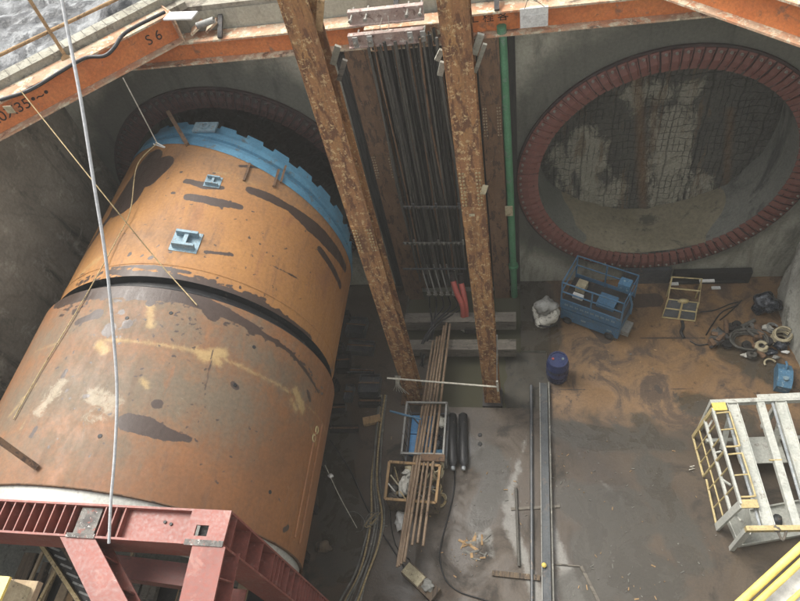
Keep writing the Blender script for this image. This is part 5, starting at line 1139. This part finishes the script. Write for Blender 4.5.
# ropes in the air
rope([fz(20, 90, 9.95), fz(100, 190, 8.9), on_shell(*fc(160, 268, RF), RF + .3), on_shell(*fc(197, 306, RR), RR + .03)], .012, 'rope_tan', 'long thin cord from the left strut down onto the shield', sp=14)
P_ = [fz(123, 78, 9.3), fy(157, 143, 10.8)]; rope([P_[0], P_[0].lerp(P_[1], .5) + Vector((0, 0, -.03)), P_[1]], .012, 'rope_white', 'thin cord from the left strut to the white clip above the shield')
c = P_[1]; rt_ = thing('rope_clip', c, 'small white clip joining two thin cords above the shield', 'clip'); mb = MB(); mb.tube([c + Vector((-.02, 0, .02)), c + Vector((.13, 0, -.14))], .018, 6); mb.tube([c + Vector((.1, 0, -.14)), c + Vector((-.1, 0, -.02))], .014, 6); mb.build('clip', 'white_flat', rt_)
pts = [P_[1]] + [on_shell(*fc(u, v, RF), RF + h) for u, v, h in ((148, 177, .35), (134, 215, .12), (118, 243, .06))] + [on_shell(*fc(u, v, RR), RR + .03) for u, v in ((85, 300), (40, 375), (15, 420))]
rope(pts, .012, 'rope_tan', 'thin tan cord running down the left side of the shield', sp=10)
# thick white suspended hose near the viewer
W_ = []
for (u, v, dist) in ((40, -140, 8.0), (62, 0, 7.6), (80, 95, 7.4), (95, 190, 7.4), (106, 260, 7.5), (113, 330, 7.7), (117, 390, 7.9), (115, 450, 8.1), (111, 500, 8.3), (109, 543, 8.5)):
    r_ = Vector(ray(u, v)).normalized(); W_.append(Vector((0, 0, CAM_H)) + r_ * dist)
o = rope(W_, .018, 'hose_white', 'thick white suspended hose hanging across the left side from above', 'hose', 'air_hose', 10)

# ---- long members lying on the right floor
rt_ = thing('steel_channel', (.45, 6, 0), 'long grey steel channel with pale rusty edge lying along the pit', 'steel channel')
mb = MB(); mb.bar((.50, 9.0, .06), (.34, -1, .06), .20, .1); mb.build('channel', 'dark_channel', rt_)
mb = MB(); mb.bar((.64, 9.0, .09), (.485, -1, .09), .035, .17); mb.build('edge_angle', 'hose_grey', rt_)
mb = MB(); mb.bar((.40, 9.0, .12), (.24, -1, .12), .02, .04); mb.build('lip', 'grey_pale', rt_)
mb = MB(); mb.tube([(.17, 8.95, .05), (.02, -1, .05)], .045, 10); solo('steel_pipe', mb, 'grey_steel', 'long thin dark pipe lying left of the grey channel', 'pipe')
mb = MB(); mb.tube([fz(516, 488, .05), fz(519, 566, .05)], .035, 8); solo('steel_pipe', mb, 'pipe_dark', 'short dark pipe lying on the pale wet patch', 'pipe')
mb = MB(); mb.bar(fz(492, 573, .04), fz(540, 578, .04), .12, .06); solo('timber_batten', mb, 'plank_brown', 'brown batten lying left of the grey channel near the bottom', 'batten')
mb = MB(); mb.bar(fz(511, 509, .02), fz(560, 506, .02), .07, .03); solo('timber_batten', mb, 'timber_grey', 'thin grey batten under the long pipe', 'batten')
mb = MB(); mb.bar(fz(552, 564, .02), fz(580, 566, .02), .03, .03); mb.bar(fz(581, 566, .02), fz(600, 604, .02), .07, .02); solo('timber_batten', mb, 'timber_grey', 'bent grey strip on the floor right of the channel', 'batten')
mb = MB(); c = fz(544, 565, .17); mb.lathe([(.0, .05), (.05, .04), (.06, .0)], Matrix.Translation(c), 12); solo('yellow_marker', mb, 'bright_yellow', 'small yellow cap on the grey channel', 'cap')
# two floor holes covers
for j, (u, v) in enumerate(((480, 435), (480, 444))):
    mb = MB(); mb.lathe([(.0, .012), (.05, .012), (.06, .0)], Matrix.Translation(fz(u, v, .002)), 12, False); solo('hole_plug', mb, 'black', ['upper small black plug in the dark floor', 'lower small black plug in the dark floor'][j], 'plug')
# sparse debris
mb = MB(); rr = random.Random(31)
def bit(u, v, s, mbx):
    c = fz(u, v, .008); a_ = rr.uniform(0, 3.14); L_ = s * rr.uniform(.5, 2.2); w_ = s * rr.uniform(.2, .6)
    M = Matrix.Translation(c) @ Matrix.Rotation(a_, 4, 'Z') @ Matrix.Rotation(rr.uniform(-.2, .2), 4, 'X'); mbx.box((-L_, -w_, 0), (L_, w_, rr.uniform(.005, .02)), M)
mp_, md_ = MB(), MB()
for _ in range(230):
    cl_ = rr.choice([(600, 480, 40, 40), (620, 560, 50, 30), (560, 470, 30, 30), (520, 510, 30, 50), (470, 555, 22, 20), (640, 460, 90, 60), (480, 480, 60, 60), (640, 590, 60, 20), (620, 350, 60, 30), (420, 520, 40, 40), (700, 560, 50, 40)])
    u, v = rr.gauss(cl_[0], cl_[2] / 2), rr.gauss(cl_[1], cl_[3] / 2)
    if u > 722 and v > 400 or 527 < u < 552 or (u < 555 and v < 412) or u < 330: continue
    bit(u, v, rr.choice([.010, .014, .018, .026]), mp_ if rr.random() < .65 else md_)
for k in range(22): bit(474 + rr.uniform(-12, 14), 548 + rr.uniform(-14, 12), .06, mp_ if k % 2 else md_)
tag(mp_.build('litter', 'hose_grey'), 'pale chips and splinters scattered over the dark floor', 'litter', kind='stuff')
tag(md_.build('litter', 'timber_tan'), 'brown chips and splinters scattered over the dark floor', 'litter', kind='stuff')
for j, (u, v, s) in enumerate(((692, 470, .07),)):
    mb = MB(); c = fz(u, v, .03); mb.tube([c + Vector((-s, 0, 0)), c + Vector((s * .8, .5 * s, .02)), c + Vector((-s * .5, 1.2 * s, .0)), c + Vector((s, 1.6 * s, 0))], .014, 6); solo('wire_scrap', mb, 'rope_white', ['bent white wire scrap left of the yellow guards', 'white wire scrap right of the grey channel', 'white wire scrap near the bottom edge'][j], 'wire')

# ================================================================== RED REACTION FRAME, LOWER LEFT
FZ = 8.0
rf = thing('reaction_frame', (-6.5, 2.3, 0), 'red primed steel reaction frame of ribbed beams at lower left', 'steel frame')
PM, PD = 'primer_red', 'primer_shaded'
ya, yb = 2.09, 2.55; zt, zb = FZ, FZ - .62; zw = FZ - .2
XB0, XB1 = -11.0, -4.42
def rbox(name, lo, hi, mat=PM):
    mb = MB(); mb.box(lo, hi); return mb.build(name, mat, rf)
rbox('beam_flange', (XB0, ya, zb), (XB1, ya + .03, zt)); rbox('beam_flange', (XB0, yb - .03, zb), (XB1, yb, zt))
rbox('beam_web', (XB0, ya + .03, zw - .03), (-5.5, yb - .03, zw), PM); rbox('beam_web', (-5.5, ya + .03, zw + .06), (XB1 - .01, yb - .03, zw + .09), PM)
x_ = XB0 + .1
while x_ < -6.15: rbox('stiffener', (x_, ya + .031, zw), (x_ + .018, yb - .031, zt - .012), PM); x_ += .162
for x_ in (-5.72, -5.56, -5.42): rbox('stiffener', (x_, ya + .031, zw), (x_ + .018, yb - .031, zt - .012), PM)
# corner block with square hole in its top plate
X0c, X1c = XB1, -3.86
hx0, hx1, hy0, hy1 = -4.30, -4.12, 2.20, 2.34
for lo, hi in (((X0c, ya, zt - .03), (hx0, yb, zt)), ((hx1, ya, zt - .03), (X1c, yb, zt)), ((hx0, ya, zt - .03), (hx1, hy0, zt)), ((hx0, hy1, zt - .03), (hx1, yb, zt))):
    rbox('corner_plate', lo, hi)
rbox('weld_seam', (X0c + .02, ya - .015, zt + .001), (X1c - .0, ya + .06, zt + .012), 'weld_grey'); rbox('weld_seam', (-6.15, ya - .01, zt + .001), (-5.72, ya + .05, zt + .012), 'weld_grey')
rbox('splice_plate', (-6.12, ya + .04, zt - .09), (-5.8, yb - .04, zt - .07), 'weld_grey')
rbox('hole_shade', (X0c + .02, ya + .04, zt - .34), (X1c - .27, yb - .04, zt - .3), 'black')  # black slab added below the square hole to paint its darkness
# right post: flanges front and back, web between, stiffeners facing the pit
rbox('post_flange', (X0c, ya, 0), (X1c, ya + .03, zt - .031)); rbox('post_flange', (X0c, yb - .03, 0), (X1c, yb, zt - .031))
rbox('post_web', (X1c - .26, ya + .031, 0), (X1c - .23, yb - .031, zt - .031), PM)
z_ = zt - .25; k = 0
while z_ > .3:
    rbox('stiffener', (X1c - .229, ya + .031, z_), (X1c - .004, yb - .031, z_ + .018), PM); z_ -= (.55 if k < 3 else .16 if k < 6 or k > 8 else .3); k += 1
    if k > 42: break
rbox('post_flange', (XB0, ya, 0), (XB0 + .5, ya + .03, zb)); rbox('post_flange', (XB0, yb - .03, 0), (XB0 + .5, yb, zb)); rbox('post_web', (XB0 + .23, ya + .03, 0), (XB0 + .26, yb - .03, zb))
# backstay toward the viewer
def leg(a, b, w, h, nst):
    a, b = Vector(a), Vector(b); M, L = frame(a, b); mb = MB(); mb.box((-w / 2, 0, -.03), (w / 2, L, 0), M); mb.build('backstay_flange', PM, rf)
    mb = MB(); mb.box((-w / 2, 0, -h), (w / 2, L, -h + .03), M); mb.build('backstay_flange', PM, rf)
    mb = MB(); mb.box((-.015, 0, -h + .031), (.015, L, -.031), M); mb.build('backstay_web', PD, rf)
    for k in range(nst):
        t = L * (k + .6) / nst; mb = MB(); mb.box((.016, t, -h + .032), (w / 2 - .01, t + .02, -.032), M); mb.box((-w / 2 + .01, t, -h + .032), (-.016, t + .02, -.032), M); mb.build('stiffener', PM, rf)
leg((-4.05, ya - .005, zt - .005), (-4.10, -3.2, zt - .6), .46, .5, 9)
# diagonal brace between beam and backstay, its ends cut parallel to the beam
def slab(name, x0, x1, hx, y0, y1, z0, z1, mat):
    vs = [(x0 - hx, y0, z0), (x0 + hx, y0, z0), (x1 + hx, y1, z0), (x1 - hx, y1, z0)]; vs += [(p[0], p[1], z1) for p in vs]
    mb = MB(); mb.add(vs, [(0, 1, 2, 3), (4, 5, 6, 7), (0, 1, 5, 4), (1, 2, 6, 5), (2, 3, 7, 6), (3, 0, 4, 7)]); mb.build(name, mat, rf)
bx0, bx1, by1 = -5.98, -4.42, .62
slab('brace_flange', bx0, bx1, .27, ya - .006, by1, zt - .045, zt - .014, PM); slab('brace_flange', bx0, bx1, .27, ya - .006, by1, zt - .5, zt - .47, PM)
slab('brace_web', bx0, bx1, .02, ya - .006, by1, zt - .469, zt - .046, PD)
for k in range(4):
    t = (k + .5) / 4; xk, yk = bx0 + (bx1 - bx0) * t, ya + (by1 - ya) * t; slab('stiffener', xk + .14, xk + .14, .11, yk, yk - .02, zt - .469, zt - .046, PM)
# lower rail with shade in its colour, and lower plate
mb = MB(); mb.bar((-6.4, 2.0, 6.9), (-4.4, 1.9, 6.9), .3, .3); mb.build('lower_beam', PD, rf)
mb = MB(); mb.bar((-3.86 - .5, 1.95, 6.2), (-3.86 - .5, -1, 6.2), .4, .04); mb.build('lower_plate', PM, rf)
for (u, v) in ((101, 563), (103, 569), (106, 575), (171, 524), (165, 522)):
    c = fz(u, v, FZ - .05 if v > 540 else zw + .1); Mx = Matrix.Translation((c.x, c.y, c.z + (.0 if v > 540 else 0)))
    mb = MB(); mb.lathe([(.0, .01), (.022, .01), (.022, -.05)], Mx, 10, False); mb.build('bolt_hole', 'black', rf)
c = fz(38, 508, zw + .02); mb = MB(); mb.lump(tuple(c), .05, .4, 2, 4, (1, 1, .6)); solo('paper_scrap', mb, 'white_flat', 'white paper scrap lying in the ribbed red beam', 'scrap')
mb = MB(); c = fz(14, 540, zb - .05); mb.tube([c + Vector((.1 * math.cos(a_), 0.0, -.1 + .1 * math.sin(a_))) for a_ in np.linspace(2.8, 6.5, 14)], .02, 8); mb.build('hook', 'grey_pale', rf)
# timber and formwork stacked below the frame
rr = random.Random(5); j = 0
fw = 'old boards stacked under the red frame'
for (x0_, x1_, z_) in ((-9.2, -4.7, 4.7),):
    x_ = x0_
    while x_ < x1_:
        w_ = rr.choice([.1, .12, .2, .24, .3]); t_ = rr.uniform(-.12, .12); zz = z_ + rr.uniform(-.12, .12)
        mb = MB(); mb.bar((x_ + t_, 2.6 + rr.uniform(-.2, .1), zz), (x_ - t_, -2.6 + rr.uniform(-.3, .3), zz + rr.uniform(-.1, .1)), w_ - .02, rr.choice([.05, .08, .12]))
        solo('board', mb, rr.choice(['plank_brown', 'timber', 'timber_grey', 'timber', 'timber_tan']), 'old long board in the stack under the red frame', 'board', fw); x_ += w_ + rr.choice([0, 0, .03, .1])
mb = MB()
dk_ = thing('staging', (-7, 0, 0), 'shadowed timber staging deck that carries the boards under the red frame', 'staging')
for y_ in (-2.4, -.8, .8, 2.2): mb = MB(); mb.bar((-9.5, y_, 4.4), (-4.5, y_, 4.4), .2, .25); mb.build('bearer', 'timber_grey', dk_)
for x_ in (-9.3, -7, -4.7):
    for y_ in (-2.4, 2.2): mb = MB(); mb.bar((x_, y_, 0), (x_, y_, 4.27), .2, .2); mb.build('prop', 'timber_grey', dk_)
mb = MB(); mb.box((-9.5, -2.6, 4.53), (-4.5, 2.3, 4.56)); mb.build('deck', 'dark_steel', dk_)
# ribbed steel strip between the frame and boards
a_, b_ = fz(46, 536, 6.0), fz(92, 604, 6.0); b_ = a_ + (b_ - a_) * 2.4
sp_ = thing('ribbed_strip', a_, 'rusty ribbed steel ladder strip left of the red diagonal backstay', 'steel strip')
for o_ in (-.2, .2): mb = MB(); mb.bar(a_ + Vector((o_, 0, 0)), b_ + Vector((o_, 0, 0)), .06, .12); mb.build('side_rail', 'rope_tan' if o_ < 0 else 'plank_brown', sp_)
mb = MB(); mb.bar(a_ + Vector((0, 0, -.03)), b_ + Vector((0, 0, -.03)), .36, .02); mb.build('plate', 'dark_steel', sp_)
for k in range(18): c = a_.lerp(b_, (k + .5) / 18); mb = MB(); mb.bar(c + Vector((-.12, .03, 0)), c + Vector((.12, -.03, 0)), .03, .03); mb.build('rung', 'grey_pale', sp_)
for k, (u0, v0, u1, v1, z_, mt) in enumerate(((46, 545, 20, 604, 5.4, 'timber'), (70, 545, 38, 604, 5.3, 'rope_tan'), (135, 545, 118, 604, 5.2, 'timber'), (160, 560, 140, 610, 5.2, 'timber_grey'), (60, 550, 85, 570, 5.6, 'timber_grey'))):
    mb = MB(); mb.bar(fz(u0, v0, z_), fz(u1, v1, z_), .05, .05); solo('lath', mb, mt, ['leftmost thin pale lath under the red frame', 'second thin tan lath under the red frame', 'thin lath between the red backstays', 'grey lath beside the corner backstay', 'short cross lath by the ribbed strip'][k], 'lath')
# lit yellow box at the far lower left
c = fz(2, 590, 9.0); bx = thing('yellow_box', c, 'sunlit yellow crate cut by the lower left edge', 'crate')
mb = MB(); mb.box((c.x - .6, c.y - .35, c.z - .4), (c.x + .04, c.y + .12, c.z)); mb.build('case', 'cream', bx); mb = MB(); mb.box((c.x - .62, c.y - .37, c.z + .001), (c.x + .06, c.y + .14, c.z + .04)); mb.build('lid', 'bright_yellow', bx)
mb = MB(); mb.box((c.x - 1.2, c.y - 1.4, c.z - .5), (c.x + .1, c.y + .2, c.z - .401)); mb.build('pallet', 'timber', bx)
# brown rod sticking out between shield and left edge
e_ = on_shell(*fc(38, 468, RR), RR + .04); mb = MB(); mb.bar(fz(-15, 430, e_.z + .7), e_, .09, .09); solo('prop_rod', mb, 'rust_dark', 'dark rusty rod leaning on the shield at the left edge', 'rod')
a_ = on_shell(*fc(188, 146, RF), RF); mb = MB(); mb.bar(fy(168, 112, 11.9), a_ + Vector((0, .0, .03)), .09, .09); solo('prop_rod', mb, 'rust_dark', 'brown rod leaning on the front rim of the shield', 'rod')

# ================================================================== YELLOW EDGED DECK NEAR THE VIEWER
dr_ = lambda u, v, dd: Vector((0, 0, CAM_H)) + Vector(ray(u, v)).normalized() * dd
D = 2.6
zD = dr_(765, 575, D).z
A_, B2 = fz(727, 606, zD), fz(806, 534, zD); ed = (B2 - A_).normalized(); nr = Vector((ed.y, -ed.x, 0))
vd = thing('viewing_deck', (.9, .2, zD - .2), 'white steel deck edged with bright yellow tubes at the lower right corner', 'deck')
def dp(s, o, z=0): return A_ + ed * s + nr * o + Vector((0, 0, z))
mb = MB(); M, L = frame(dp(-.6, .27, -.06), dp(1.3, .27, -.06)); mb.box((-.22, 0, -.05), (.22, L, .0), M); mb.build('deck_plate', 'deck_white', vd)
for o_, r_, z_ in ((.016, .013, .0), (.047, .011, -.006)):
    mb = MB(); mb.tube([dp(-.62, o_, z_), dp(1.32, o_, z_)], r_, 14); mb.build('edge_tube', 'bright_yellow', vd)
mb = MB(); mb.tube([dp(.0, .10, -.045), dp(1.2, .13, -.045)], .008, 10); mb.build('edge_tube', 'bright_yellow', vd)
mb = MB(); M, L = frame(dp(-.55, .4, -.2), dp(1.25, .4, -.2)); mb.box((-.04, 0, -.1), (.04, L, .085), M); mb.build('girder', 'grey_steel', vd)

# ================================================================== THIN DUSTY AIR IN AND OVER THE PIT
mb = MB(); mb.box((-125, -125, -3.6), (125, 125, 17.5)); hz_o = mb.build('haze', 'black'); hz_o.data.materials.clear()
hm = bpy.data.materials.new('haze'); hm.use_nodes = True; n = hm.node_tree; n.nodes.clear()
pv = n.nodes.new('ShaderNodeVolumePrincipled'); pv.inputs['Color'].default_value = (.9, .88, .82, 1); pv.inputs['Density'].default_value = .0016
oo = n.nodes.new('ShaderNodeOutputMaterial'); n.links.new(pv.outputs[0], oo.inputs['Volume']); hz_o.data.materials.append(hm)
tag(hz_o, 'thin pale dusty haze filling the air of the pit', 'haze', kind='stuff')
